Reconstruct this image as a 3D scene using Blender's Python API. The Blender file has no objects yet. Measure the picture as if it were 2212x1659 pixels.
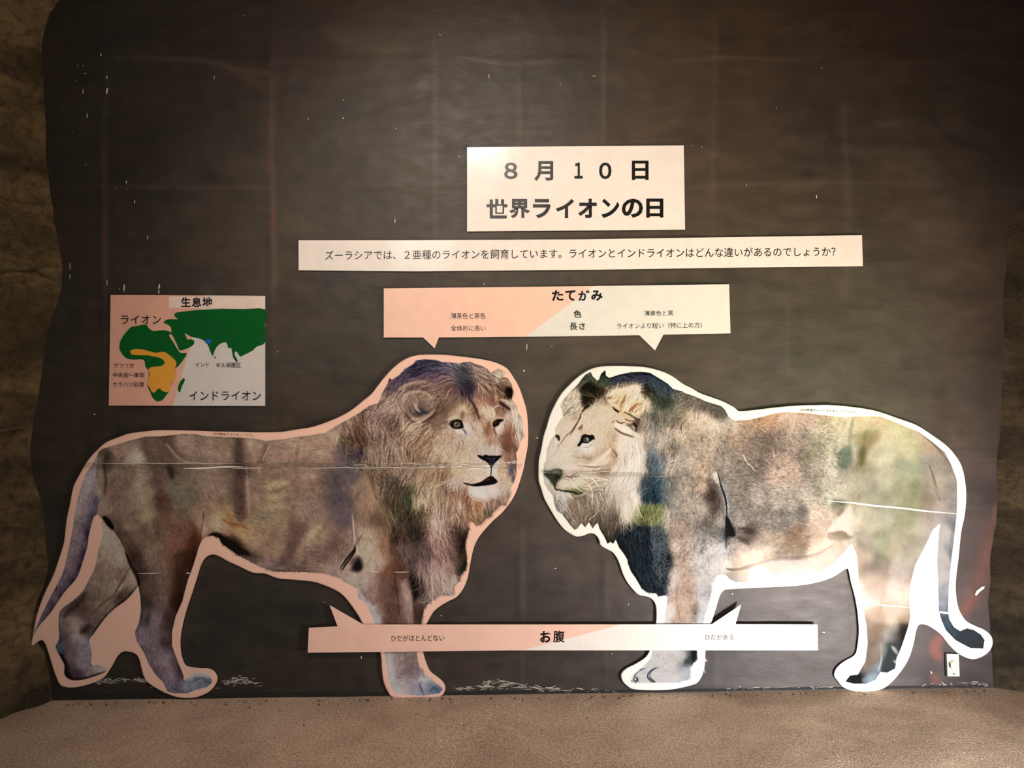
import bpy, bmesh, math, random
import numpy as np
from mathutils import Vector, Matrix, noise

C = bpy.context.scene.collection
scn = bpy.context.scene
PI = math.pi

# ---------------------------------------------------------------- camera
W_, H_, F_ = 2212, 1659, 1530.0
DIST = 3.366                                   # camera to display wall (the wall is the plane y = 0)
CAM = Vector((0.0, -DIST, 1.475))
ROLL = math.radians(0.75)
cd = bpy.data.cameras.new('camera'); cam = bpy.data.objects.new('camera', cd); C.objects.link(cam)
cd.sensor_fit = 'HORIZONTAL'; cd.sensor_width = 36.0; cd.lens = 36.0*F_/W_
RX, UP, FW = Vector((math.cos(ROLL), 0, -math.sin(ROLL))), Vector((math.sin(ROLL), 0, math.cos(ROLL))), Vector((0, 1, 0))
m = Matrix((RX, UP, -FW)).transposed().to_4x4(); m.translation = CAM
cam.matrix_world = m
scn.camera = cam

# ---------------------------------------------------------------- light
scn.view_settings.view_transform = 'Standard'; scn.view_settings.look = 'None'
scn.view_settings.gamma = 1.0; scn.view_settings.use_curve_mapping = False
scn.view_settings.exposure = 0.0
world = bpy.data.worlds.new('sky'); scn.world = world; world.use_nodes = True
nt = world.node_tree; bg = nt.nodes['Background']
sky = nt.nodes.new('ShaderNodeTexSky'); sky.sky_type = 'HOSEK_WILKIE'; sky.turbidity = 4.0; sky.ground_albedo = 0.3
sky.sun_direction = Vector((0.38, 0.13, 0.915)).normalized()
nt.links.new(sky.outputs[0], bg.inputs[0]); bg.inputs[1].default_value = 3.0

def lamp(name, kind, loc, aim, energy, col, **kw):
    l = bpy.data.lights.new(name, kind); l.energy = energy; l.color = col
    for k, v in kw.items(): setattr(l, k, v)
    o = bpy.data.objects.new(name, l); C.objects.link(o); o.location = loc
    o.rotation_euler = (Vector(aim)-Vector(loc)).to_track_quat('-Z', 'Y').to_euler()
    return o
sd = Vector((0.38, 0.13, 0.915)).normalized()
lamp('sun', 'SUN', (7, -3, 10), Vector((7, -3, 10))-sd, 150.0, (1.0, 0.97, 0.92), angle=math.radians(1.0))
lamp('ceiling_spotlight', 'SPOT', (-0.3, -2.3, 3.5), (0.15, 0.0, 1.35), 200.0, (1.0, 0.87, 0.76), spot_size=math.radians(94), spot_blend=0.9, shadow_soft_size=.12)
lamp('passage_light', 'AREA', (-1.0, -4.3, 3.2), (-0.7, 0.0, 0.6), 36.0, (1.0, 0.92, 0.85), shape='DISK', size=0.6)

lamp('low_right_fill', 'AREA', (1.92, -1.44, 0.05), (1.0, 0.0, 0.25), 50.0, (0.98, 0.97, 1.0), shape='RECTANGLE', size=0.36, size_y=0.07)  # added unseen fill, stands in for daylight low on the right

# ---------------------------------------------------------------- helpers
def wall_pt(x, y, off=0.0):
    """point of the photograph -> point on the plane lying `off` metres in front of the wall"""
    d = RX*(x-W_/2)/F_ + UP*(H_/2-y)/F_ + FW
    t = (DIST-off)/d.y
    return CAM+d*t
def wall_pts(P, off):
    P = np.asarray(P, float); off = np.broadcast_to(off, len(P))
    a = (P[:, 0]-W_/2)/F_; b = (H_/2-P[:, 1])/F_; t = DIST-off
    return np.stack([CAM.x+(RX.x*a+UP.x*b)*t, CAM.y+t, CAM.z+(RX.z*a+UP.z*b)*t], 1)
def s2l(c):
    c = np.clip(np.asarray(c, float), 0, 1); return np.where(c <= .04045, c/12.92, ((c+.055)/1.055)**2.4)
def hx(h): return tuple(float(v) for v in s2l([int(h[i:i+2], 16)/255 for i in (0, 2, 4)]))+(1.0,)

def link(name, me, mat=None, parent=None, **props):
    o = bpy.data.objects.new(name, me); C.objects.link(o)
    if mat is not None and not me.materials: me.materials.append(mat)
    if parent is not None: o.parent = parent
    for k, v in props.items(): o[k] = v
    return o
def mesh(name, V, Fc, smooth=False):
    me = bpy.data.meshes.new(name); me.from_pydata([tuple(v) for v in V], [], [tuple(f) for f in Fc]); me.update()
    if smooth: me.polygons.foreach_set('use_smooth', [True]*len(me.polygons))
    return me
def grid_mesh(name, V, quads, smooth=True, col=None):
    me = bpy.data.meshes.new(name); V = np.ascontiguousarray(V, np.float32); q = np.ascontiguousarray(quads, np.int32)
    me.vertices.add(len(V)); me.vertices.foreach_set('co', V.ravel())
    me.loops.add(q.size); me.loops.foreach_set('vertex_index', q.ravel())
    me.polygons.add(len(q)); me.polygons.foreach_set('loop_start', np.arange(0, q.size, 4, dtype=np.int32))
    me.polygons.foreach_set('loop_total', np.full(len(q), 4, np.int32))
    if smooth: me.polygons.foreach_set('use_smooth', np.ones(len(q), bool))
    me.update(calc_edges=True)
    if col is not None:
        a = me.color_attributes.new('ink', 'FLOAT_COLOR', 'POINT')
        a.data.foreach_set('color', np.concatenate([col, np.ones((len(col), 1))], 1).astype(np.float32).ravel())
    return me
def bm_mesh(name, bm):
    me = bpy.data.meshes.new(name); bm.to_mesh(me); bm.free(); return me
def box_bm(bm, lo, hi, bevel=0.0):
    r = bmesh.ops.create_cube(bm, size=1.0)['verts']
    for v in r: v.co = Vector([(lo[i]+hi[i])/2+v.co[i]*(hi[i]-lo[i]) for i in range(3)])
    if bevel: bmesh.ops.bevel(bm, geom=list({e for v in r for e in v.link_edges}), offset=bevel, segments=2, profile=.6, affect='EDGES')
    return bm
def slab(name, pts, y0, y1, mat, parent=None, smooth_n=0, **props):
    """outline in photograph points, cut from a sheet whose back is y0 and front y1 metres off the wall"""
    p = catmull(pts, smooth_n) if smooth_n else np.asarray(pts, float); n = len(p)
    A, B = wall_pts(p, y0), wall_pts(p, y1)
    bm = bmesh.new(); a = [bm.verts.new(v) for v in A]; b = [bm.verts.new(v) for v in B]
    area = sum(p[i-1][0]*p[i][1]-p[i][0]*p[i-1][1] for i in range(n))
    f = bm.faces.new(b if area < 0 else b[::-1]); g = bm.faces.new(a[::-1] if area < 0 else a)
    for i in range(n):
        j = (i+1) % n; bm.faces.new((b[j], b[i], a[i], a[j]) if area < 0 else (b[i], b[j], a[j], a[i]))
    f.normal_update(); g.normal_update()
    bmesh.ops.triangulate(bm, faces=[f, g], ngon_method='EAR_CLIP')
    bmesh.ops.recalc_face_normals(bm, faces=bm.faces)
    return link(name, bm_mesh(name, bm), mat, parent, **props)

# ---------------------------------------------------------------- materials
def mat(name, col=None, rough=.5, spec=.5, **kw):
    m = bpy.data.materials.new(name); m.use_nodes = True; b = m.node_tree.nodes['Principled BSDF']
    if col: b.inputs['Base Color'].default_value = hx(col) if isinstance(col, str) else col
    b.inputs['Roughness'].default_value = rough; b.inputs['Specular IOR Level'].default_value = spec
    for k, v in kw.items(): b.inputs[k].default_value = v
    return m
def N(m, t, **kw):
    n = m.node_tree.nodes.new(t)
    for k, v in kw.items():
        if k in n.inputs: n.inputs[k].default_value = v
        else: setattr(n, k, v)
    return n
def L(m, a, b): m.node_tree.links.new(a, b)
def noise_tex(m, scale, detail=4.0, rough=.6, stretch=None, dist=0.0):
    t = N(m, 'ShaderNodeTexNoise'); t.inputs['Scale'].default_value = scale; t.inputs['Detail'].default_value = detail
    t.inputs['Roughness'].default_value = rough; t.inputs['Distortion'].default_value = dist
    co = N(m, 'ShaderNodeTexCoord')
    if stretch:
        mp = N(m, 'ShaderNodeMapping'); mp.inputs['Scale'].default_value = stretch
        L(m, co.outputs['Object'], mp.inputs[0]); L(m, mp.outputs[0], t.inputs['Vector'])
    else: L(m, co.outputs['Object'], t.inputs['Vector'])
    return t
def ramp(m, src, stops):
    r = N(m, 'ShaderNodeValToRGB'); e = r.color_ramp.elements
    while len(e) < len(stops): e.new(.5)
    for k, (p, c) in enumerate(stops): e[k].position = p; e[k].color = hx(c) if isinstance(c, str) else (c, c, c, 1)
    L(m, src, r.inputs[0]); return r
def bump(m, src, strength, dist=.01, prev=None):
    b = N(m, 'ShaderNodeBump'); b.inputs['Strength'].default_value = strength; b.inputs['Distance'].default_value = dist
    L(m, src, b.inputs['Height'])
    if prev is not None: L(m, prev.outputs[0], b.inputs['Normal'])
    return b
def P_(m): return m.node_tree.nodes['Principled BSDF']
def mixrgb(m, kind, fac, a, b):
    x = N(m, 'ShaderNodeMixRGB'); x.blend_type = kind; x.inputs[0].default_value = fac
    if hasattr(a, 'links'): L(m, a, x.inputs[1])
    else: x.inputs[1].default_value = hx(a)
    if hasattr(b, 'links'): L(m, b, x.inputs[2])
    else: x.inputs[2].default_value = hx(b)
    return x

# ---------------------------------------------------------------- flat prints
# The two lions are flat printed sheets.  Their print is worked out here as a
# field of ink colours and stored per vertex on the sheets' own meshes.
def nums(s):
    v = [float(t) for t in s.replace(',', ' ').split()]
    return np.array(v).reshape(-1, 2)

def catmull(p, n=5, closed=True):
    p = np.asarray(p, float); m = len(p); out = []
    rng_ = range(m) if closed else range(m - 1)
    for i in rng_:
        if closed: a, b, c, d = p[i-1], p[i], p[(i+1) % m], p[(i+2) % m]
        else: a, b, c, d = p[max(i-1, 0)], p[i], p[i+1], p[min(i+2, m-1)]
        for k in range(n):
            t = k / n
            out.append(.5*((2*b)+(-a+c)*t+(2*a-5*b+4*c-d)*t*t+(-a+3*b-3*c+d)*t**3))
    if not closed: out.append(p[-1])
    return np.array(out)

def hexc(h): return np.array([int(h[i:i+2], 16) for i in (0, 2, 4)]) / 255.0

def gblur(a, s):
    if s <= 0: return a
    r = int(max(1, 3*s)); k = np.exp(-np.arange(-r, r+1)**2 / (2*s*s)); k /= k.sum()
    for ax in (0, 1):
        pad = [(0, 0)]*a.ndim; pad[ax] = (r, r)
        b = np.pad(a, pad, mode='edge'); o = np.zeros_like(a); n = a.shape[ax]
        for i, w in enumerate(k):
            o += w * (b[i:i+n] if ax == 0 else b[:, i:i+n])
        a = o
    return a

class Canvas:
    def __init__(s, x0, y0, x1, y1, step, seed):
        s.x0, s.y0, s.k = x0, y0, step
        s.w = int((x1-x0)/step)+1; s.h = int((y1-y0)/step)+1
        s.img = np.zeros((s.h, s.w, 3)); s.r = np.random.default_rng(seed)
    def uv(s, p):
        p = np.asarray(p, float); return (p - np.array([s.x0, s.y0])) / s.k
    def mask(s, poly, soft=0.0):
        p = s.uv(poly); M = np.zeros((s.h, s.w)); SS = 3
        q = np.roll(p, -1, 0); xs = np.arange(s.w+1) - .5
        for j in range(max(0, int(p[:, 1].min())-1), min(s.h, int(p[:, 1].max())+2)):
            for ss in range(SS):
                y = j - .5 + (ss+.5)/SS
                c = (p[:, 1] <= y) != (q[:, 1] <= y)
                if not c.any(): continue
                a, b = p[c], q[c]
                X = np.sort(a[:, 0] + (y-a[:, 1])*(b[:, 0]-a[:, 0])/(b[:, 1]-a[:, 1]))
                for u, v in zip(X[::2], X[1::2]):
                    lo = max(0, int(u)-1); hi = min(s.w, int(v)+3)
                    if hi <= lo: continue
                    M[j, lo:hi] += np.clip(np.minimum(xs[lo+1:hi+1], v)-np.maximum(xs[lo:hi], u), 0, 1)/SS
        M = np.clip(M, 0, 1)
        return gblur(M, soft/s.k) if soft else M
    def field(s, pts, vals, p=2.0, eps=60.0, g=5):
        P = s.uv(pts); H, W = s.h//g+2, s.w//g+2
        X, Y = np.meshgrid(np.arange(W)*g, np.arange(H)*g)
        d2 = (X[..., None]-P[:, 0])**2 + (Y[..., None]-P[:, 1])**2
        w = 1/(d2+eps)**p
        F = np.einsum('hwn,nc->hwc', w, vals)/w.sum(-1)[..., None]
        yy, xx = np.arange(s.h)/g, np.arange(s.w)/g
        i, j = yy.astype(int), xx.astype(int); fy, fx = (yy-i)[:, None, None], (xx-j)[None, :, None]
        R = F[i]*(1-fy) + F[i+1]*fy
        return R[:, j]*(1-fx) + R[:, j+1]*fx
    def angles(s, txt):
        a = np.array([float(t) for t in txt.split()]).reshape(-1, 3)
        t = np.radians(a[:, 2]); f = s.field(a[:, :2], np.stack([np.cos(2*t), np.sin(2*t)], 1), eps=300, g=8)
        return .5*np.arctan2(f[..., 1], f[..., 0])
    def lic(s, ang, L, fine=0.0, wob=0.0):
        n = s.r.standard_normal((s.h, s.w))
        if fine: n = gblur(n, fine); n /= n.std()
        if wob:
            q = gblur(s.r.standard_normal((s.h, s.w)), 6/s.k); ang = ang + wob*q/q.std()
        dx, dy = np.cos(ang), np.sin(ang); acc = n.copy(); Y0, X0 = np.mgrid[0:s.h, 0:s.w].astype(np.float32)
        for sg in (1, -1):
            X, Y = X0.copy(), Y0.copy()
            vx, vy = dx*sg, dy*sg
            for _ in range(int(L)):
                X = np.clip(X+vx, 0, s.w-1); Y = np.clip(Y+vy, 0, s.h-1)
                i, j = (Y+.5).astype(int).clip(0, s.h-1), (X+.5).astype(int).clip(0, s.w-1)
                acc += n[i, j]
                ux, uy = dx[i, j], dy[i, j]; f = np.sign(ux*vx+uy*vy); f[f == 0] = 1
                vx, vy = ux*f, uy*f
        return acc/acc.std()
    def over(s, M, col):
        s.img += M[..., None]*(np.asarray(col)-s.img)
    def poly(s, pts, col, a=1.0, soft=1.0, smooth=True):
        p = nums(pts) if isinstance(pts, str) else pts
        if smooth: p = catmull(p, 4)
        s.over(a*s.mask(p, soft), hexc(col))
    def blobs(s, txt):
        for l in txt.strip().split('\n'):       # x y rx ry angle colour alpha
            t = l.split(); x, y, rx, ry, an = map(float, t[:5]); c = hexc(t[5]); al = float(t[6])
            u, v = s.uv((x, y)); R = 2.6*max(rx, ry)/s.k
            a, b = max(0, int(u-R)), min(s.w, int(u+R)+2); e, f = max(0, int(v-R)), min(s.h, int(v+R)+2)
            if b <= a or f <= e: continue
            X, Y = np.meshgrid(np.arange(a, b)-u, np.arange(e, f)-v); t_ = math.radians(an)
            p = (X*math.cos(t_)+Y*math.sin(t_))*s.k/rx; q = (-X*math.sin(t_)+Y*math.cos(t_))*s.k/ry
            m = al*np.exp(-.5*((p*p+q*q)*1.6)**1.6)[..., None]
            s.img[e:f, a:b] += m*(c-s.img[e:f, a:b])
    def strands(s, P, cols, width, alpha):
        # P: (N,S,2) photo points; cols (N,3); width scalar/(N,), alpha (N,) -> soft hair strokes
        N, S = P.shape[:2]; seg = np.linalg.norm(np.diff(P, axis=1), axis=2).sum(1).max()/s.k
        n = int(max(4, seg*1.6)); t = np.linspace(0, S-1.001, n); i = t.astype(int); f = (t-i)[None, :, None]
        Q = s.uv(P[:, i]*(1-f)+P[:, i+1]*f)
        tp = np.sin(np.pi*np.clip(np.linspace(.08, 1, n), 0, 1))**.6
        A = (np.broadcast_to(alpha, N)[:, None]*tp[None]); Wd = np.broadcast_to(width, N)[:, None]*np.ones((1, n))
        acc = np.zeros((s.h*s.w, 3)); aw = np.zeros(s.h*s.w); keep = np.ones(s.h*s.w)
        C = np.broadcast_to(cols[:, None], (N, n, 3))
        R = int(math.ceil(np.max(width)/s.k))+1
        bx, by = np.floor(Q[..., 0]).astype(int), np.floor(Q[..., 1]).astype(int)
        for oy in range(-R, R+1):
            for ox in range(-R, R+1):
                gx, gy = bx+ox, by+oy
                d = np.hypot(gx-Q[..., 0], gy-Q[..., 1])*s.k
                w = A*np.clip((Wd*.5-d)/s.k+.6, 0, 1)
                ok = (w > .01) & (gx >= 0) & (gx < s.w) & (gy >= 0) & (gy < s.h)
                idx = (gy*s.w+gx)[ok]; ww = w[ok]
                aw += np.bincount(idx, ww, s.h*s.w)
                for c in range(3): acc[:, c] += np.bincount(idx, ww*C[..., c][ok], s.h*s.w)
                mx = np.zeros(s.h*s.w); np.maximum.at(mx, idx, ww); keep = np.minimum(keep, 1-mx)
        a = np.clip(1-keep, 0, 1).reshape(s.h, s.w, 1); col = (acc/np.maximum(aw, 1e-6)[:, None]).reshape(s.h, s.w, 3)
        s.img = s.img*(1-a)+col*a
    def lines(s, txt, smooth=True):
        for l in txt.strip().split('\n'):       # colour width alpha soft : x,y x,y ...
            h, b = l.split(':'); c, w, al, so = h.split(); w, al, so = float(w), float(al), float(so)
            p = nums(b)
            if smooth and len(p) > 2: p = catmull(p, 6, False)
            u = s.uv(p); pad = (w+3*so)/s.k+2
            a, bb = max(0, int(u[:, 0].min()-pad)), min(s.w, int(u[:, 0].max()+pad)+1)
            e, f = max(0, int(u[:, 1].min()-pad)), min(s.h, int(u[:, 1].max()+pad)+1)
            if bb <= a or f <= e: continue
            X, Y = np.meshgrid(np.arange(a, bb), np.arange(e, f)); D = np.full(X.shape, 1e9)
            T = np.linspace(0, 1, len(u))
            for i in range(len(u)-1):
                A, B = u[i], u[i+1]; d = B-A; L = max(d@d, 1e-9)
                t = np.clip(((X-A[0])*d[0]+(Y-A[1])*d[1])/L, 0, 1)
                tt = T[i]+t*(T[i+1]-T[i]); ww = w*.5*(1-.75*np.abs(2*tt-1)**2.5)
                D = np.minimum(D, np.hypot(X-A[0]-t*d[0], Y-A[1]-t*d[1])*s.k-ww)
            m = al*np.clip(.5-D/max(so, s.k), 0, 1)[..., None]
            s.img[e:f, a:bb] += m*(hexc(c)-s.img[e:f, a:bb])
    def hair(s, poly, N, L, ang, width, alpha, jit=.25, var=.16, curl=.25, light=0.0, tint=None, spill=0):
        # short hairs that pick up the colour under their root, lighter or darker
        m = s.mask(nums(poly) if isinstance(poly, str) else poly)
        ys, xs = np.nonzero(m > .5)
        if len(ys) == 0: return
        k = s.r.integers(0, len(ys), N); i, j = ys[k], xs[k]
        a = ang[i, j] + s.r.normal(0, jit, N); ln = L*s.r.uniform(.5, 1.2, N); cu = s.r.normal(0, curl, N)
        S = 5; P = np.zeros((N, S, 2)); P[:, 0] = np.stack([j*s.k+s.x0, i*s.k+s.y0], 1)
        for t in range(1, S):
            aa = a+cu*t; P[:, t] = P[:, t-1]+np.stack([np.cos(aa), np.sin(aa)], 1)*(ln/(S-1))[:, None]
        c = s.img[i, j]*(1+s.r.normal(light, var, N))[:, None]
        if tint is not None: c = c*.6+hexc(tint)*.4
        s.strands(P, np.clip(c, .01, 1), width, alpha*s.r.uniform(.4, 1, N))
    def base(s, txt, M, p=2.0, eps=60.0):
        pts, v = [], []
        for t in txt.split():
            x, y, h = t.split(','); pts.append((float(x), float(y))); v.append(hexc(h))
        s.over(M, s.field(np.array(pts), np.array(v), p, eps))

def crispen(c, mall):
    """printer's sharpening: fine and coarse local contrast"""
    m = mall[..., None]
    c.img = c.img+m*(.55*(c.img-gblur(c.img, 2.2/c.k))+.14*(c.img-gblur(c.img, 16/c.k)))
    c.img = np.clip(c.img, .015, 1)
    hi = np.where(c.img > .68, .68+(c.img-.68)*.4, c.img)
    lim = hi[..., :2].max(-1)+.035; hi[..., 2] = np.where(hi[..., 2] > lim, lim+(hi[..., 2]-lim)*.3, hi[..., 2])
    c.img = c.img*(1-m)+hi*m
BOARD_L = nums("""67,1399 70,1378 80,1327 97,1280 116,1240 136,1180 140,1157 144,1122 151,1090 158,1054 167,1034 182,1007 194,989 212,970 230,955 252,946
281,936 321,931 348,929 411,930 465,932 520,933 549,934 606,933 638,928 671,923 703,913 736,899 760,885 785,865 803,850 816,833 833,812 849,795
865,782 881,773 898,768 914,766 955,766 987,769 1028,774 1060,780 1080,787 1096,797 1109,815 1121,836 1130,861 1137,885 1140,913 1141,945
1139,970 1134,996 1131,1012 1124,1037 1114,1065 1101,1087 1083,1109 1064,1126 1044,1148 1031,1166 1023,1185 1017,1211 1012,1240 1009,1252
1001,1271 987,1289 970,1298 953,1308 937,1321 924,1343 916,1365 912,1390 914,1408 920,1429 929,1449 945,1462 958,1474 962,1487 956,1501
941,1507 893,1510 860,1509 846,1505 837,1493 829,1474 825,1447 822,1412 808,1385 785,1350 777,1335 766,1318 750,1296 735,1281 717,1271
700,1264 679,1257 646,1253 601,1249 573,1239 547,1237 516,1223 490,1211 472,1201 458,1198 444,1205 434,1222 426,1248 416,1279 404,1315
395,1349 390,1383 392,1413 400,1435 410,1440 432,1443 452,1444 464,1451 470,1464 466,1478 452,1494 428,1505 404,1508 376,1504 348,1492
328,1480 314,1468 306,1446 301,1425 292,1412 275,1407 263,1409 253,1419 245,1434 231,1456 221,1466 193,1478 161,1485 141,1484 129,1478
119,1456 109,1425 101,1399 95,1387 88,1383 76,1391""")
L_BODY = nums("""212,976 219,970 241,963 285,950 312,943 348,942 393,937 420,937 447,942 502,944 549,947 575,952 614,948 635,944 671,940 703,934
724,921 744,910 776,892 798,876 817,871 826,848 837,828 841,816 847,820 862,810 873,797 891,787 899,778 917,776 940,777 956,782 971,782
994,785 1000,782 1016,781 1028,787 1039,789 1054,797 1062,804 1076,796 1085,800 1087,812 1098,818 1106,831 1108,846 1106,864 1117,878
1119,891 1127,901 1131,916 1130,932 1134,942 1124,955 1121,968 1115,981 1117,992 1116,1021 1111,1042 1104,1053 1104,1069 1098,1078
1093,1092 1083,1090 1073,1100 1064,1108 1062,1115 1050,1121 1041,1131 1029,1138 1024,1129 1016,1125 1011,1134 1014,1142 1010,1157 1006,1169
1005,1182 1008,1198 1009,1217 1006,1231 995,1244 993,1256 981,1267 982,1283 970,1287 956,1285 939,1294 922,1308 916,1316 912,1335 909,1350
900,1380 900,1408 902,1431 907,1445 914,1451 914,1460 927,1464 939,1474 952,1483 957,1489 950,1498 912,1503 854,1499 848,1489 841,1470
835,1437 831,1410 818,1378 810,1350 804,1331 792,1306 775,1292 769,1271 758,1265 742,1256 736,1250 715,1243 687,1237 663,1236 614,1235
591,1235 571,1228 549,1218 524,1205 510,1197 492,1184 480,1175 472,1162 458,1157 445,1159 436,1168 429,1184 418,1222 406,1253 394,1299
380,1331 372,1365 372,1395 384,1428 396,1458 398,1470 410,1462 422,1454 440,1452 454,1460 459,1474 448,1484 422,1491 404,1498 376,1498
362,1494 352,1474 336,1458 322,1436 310,1409 295,1385 291,1365 300,1345 304,1319 303,1291 299,1267 292,1237 282,1221 269,1188 259,1167
243,1144 230,1133 218,1119 209,1110 212,1090 220,1070 215,1050 206,1030""")
L_TAIL = nums("""209,1112 202,1119 192,1157 189,1180 177,1220 165,1250 139,1280 110,1323 86,1351 70,1376 67,1380 76,1359 90,1327 110,1287 130,1249
140,1222 149,1180 154,1157 162,1108 171,1063 185,1023 199,1004 212,980 228,985 232,1010 230,1060 222,1090""")
L_FAR = nums("""221,1125 222,1153 213,1186 205,1224 193,1250 177,1279 155,1299 130,1319 126,1349 127,1379 120,1399 130,1419 139,1437 139,1457 153,1469
181,1468 213,1458 229,1450 229,1444 213,1436 197,1435 198,1409 193,1383 203,1369 223,1341 245,1317 275,1295 297,1269 302,1255 290,1200 260,1140""")

def paint_left(step):
    c = Canvas(60, 760, 1146, 1514, step, 11)
    c.img[:] = hexc('edc2b0')
    mt = c.mask(catmull(L_TAIL, 4), .6)
    c.base("""205,1005,9c929c 195,1030,a49ca8 188,1050,a096a2 208,1050,7c7484 178,1075,a49aa6 192,1085,8a8090 206,1085,50506c 218,1070,8c8878 166,1110,9c9098 182,1115,8a808c 197,1120,46466a
    158,1150,94888e 172,1155,867a84 188,1155,3c3858 150,1190,8c8086 164,1195,7c7078 180,1200,38324c 144,1220,8a7e86 158,1225,766a74 172,1228,383048 133,1250,84788a 146,1254,6e6470 157,1256,38304a 118,1290,7c7280 132,1292,3c3448
    100,1318,7c7280 112,1318,443c50 86,1344,807684 96,1344,4c4456 72,1370,8a7c88""".replace('    ', ' '), mt)
    c.hair(L_TAIL, 2500, 7, c.angles("190 1050 105 150 1200 108 100 1320 122"), 1.2, .5, var=.2)
    mf = c.mask(catmull(L_FAR, 4), .6)
    c.base("""240,1180,a89c8c 225,1160,a69c90 250,1210,a09484 222,1235,8a7c70 255,1240,84766a 280,1250,94887a 190,1290,766a62 230,1290,80736a 262,1290,564a44
    150,1310,6a605e 178,1322,5c4e4a 212,1330,786c64 140,1345,766c6c 165,1352,9a8c88 190,1360,5c5054 140,1380,62565a 163,1382,a09494 188,1402,7c86a4 150,1420,746870 180,1430,8a86a4
    143,1452,221c26 165,1462,4c4048 200,1452,82787c 215,1441,b4aeac 134,1425,2a2434 128,1400,4a5a74 245,1270,988a7c 225,1310,86786c""", mf)
    c.lines("""3a302e 5 .6 5 : 283,1237 262,1262 250,1280 240,1293
    4a403c 4 .5 5 : 240,1290 215,1310 195,1330
    b0a294 4 .5 5 : 285,1240 268,1262 246,1288 236,1315 232,1330
    3c3030 9 .6 8 : 185,1282 168,1304 148,1322 138,1334
    3a3030 8 .6 7 : 192,1352 182,1362 176,1368
    2c2224 6 .75 5 : 130,1419 141,1440 148,1456 160,1466 185,1466
    2e262a 5 .7 4 : 122,1398 130,1386 132,1376
    2a2224 3 .7 3 : 299,1262 275,1290 246,1314 222,1338 203,1364 193,1380
    8c8ca8 12 .5 8 : 188,1390 186,1410 184,1430""")
    c.hair(L_FAR, 5000, 7, c.angles("240 1200 100 220 1290 125 150 1350 100 165 1420 95 210 1445 10"), 1.1, .35, var=.12)
    mb = c.mask(L_BODY, .7)
    c.base("""250,975,a39082 285,965,8c7a70 320,955,6c5e56 350,955,62544c 290,988,a89e92 330,985,66564e 365,975,625048 400,955,948478 430,955,86766c 460,960,8c7c6e 480,975,8e8072 512,965,6a5a50
    550,960,9c8c7c 600,975,907c6e 650,960,9a8676 700,955,9c8878 235,985,4a3c38 225,1000,8a8478 250,1010,7c7062
    250,1050,74635a 275,1030,76665a 300,1050,928474 318,1060,8c7e6e 338,1040,60504a 345,1080,5a4438 368,1020,5e5a4e 370,1060,6c6a5a 400,1075,666a5a 440,1050,7e7266 480,1060,86796a 505,1060,64544c
    520,1020,5c4c44 540,1050,87786c 590,1050,8c8068 600,1020,7a6c5c 650,1050,877668 690,1050,7f6e62 700,1020,867466 725,1040,5c5656 740,1080,4e4c54 755,1030,57555a 745,1120,57505a 775,1060,7c705e
    800,1050,8a7862 820,1080,8a7462 850,1040,605650 790,1090,84705e
    240,1125,6c5c52 222,1105,8c8076 280,1120,786a5c 320,1110,8c8068 345,1130,68564a 380,1130,786450 400,1110,6c6250 440,1120,857462 475,1120,a39474 520,1130,8e7a5e 560,1120,857b66 600,1130,8a8068
    640,1140,6b5a50 665,1110,8a7c70 700,1120,7a6b62 780,1130,7d6b5c 820,1120,64543f 260,1160,5c4c44
    300,1170,6c5e50 335,1170,80755f 380,1180,805e50 418,1165,5c3a2a 408,1140,6c5446 435,1135,9c8472 445,1150,a8907e 470,1140,b0987e 490,1128,9a7448 520,1150,a8845c 560,1170,8f7a66 600,1180,8a7a66
    640,1180,6e5c54 690,1160,968a72 720,1180,66544e 700,1200,6e5e56 740,1180,7a6a60 765,1160,7a6a60 790,1160,a09080 800,1180,b0a092 830,1180,8c6e54 855,1180,40302a
    500,1180,4c4038 540,1200,6a5c54 580,1222,7c6e6c 640,1220,6a5a56 700,1225,887a6c 750,1235,a0928a
    285,1215,564840 320,1205,7c6e60 345,1225,7a6c62 375,1220,785846 412,1210,4e3228 300,1245,483a36 325,1265,5c4c46 355,1262,6e5a50 392,1262,4a342a
    315,1300,463a38 345,1300,70605a 385,1300,3c2a24 312,1340,565058 338,1340,807680 365,1340,443430 300,1370,706a76 330,1380,786e76 360,1390,4c3e42
    325,1418,6e6672 350,1420,80788a 345,1450,6a5e68 370,1456,7a7284 392,1450,4c4046 380,1485,62607a 410,1480,7480a4
    720,1240,8f807a 760,1252,a49690 800,1215,b8a898 822,1215,ac9484 840,1235,6a4a3a 785,1275,8c7c76 810,1270,8e786c 850,1275,442e26 872,1262,74645a 872,1290,80706a 893,1260,241e1c
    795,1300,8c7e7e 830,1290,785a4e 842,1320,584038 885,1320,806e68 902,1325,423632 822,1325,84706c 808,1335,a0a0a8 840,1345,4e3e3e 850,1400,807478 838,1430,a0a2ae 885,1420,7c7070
    865,1445,8c8288 895,1450,766c72 860,1480,a29ca6 848,1490,bcc4d2 900,1475,9294ac 930,1480,7080b2 945,1490,5468ac 920,1468,b0bcd2""", mb, eps=90)  # bluish flank points carry a visitor's reflection in the ink
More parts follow.
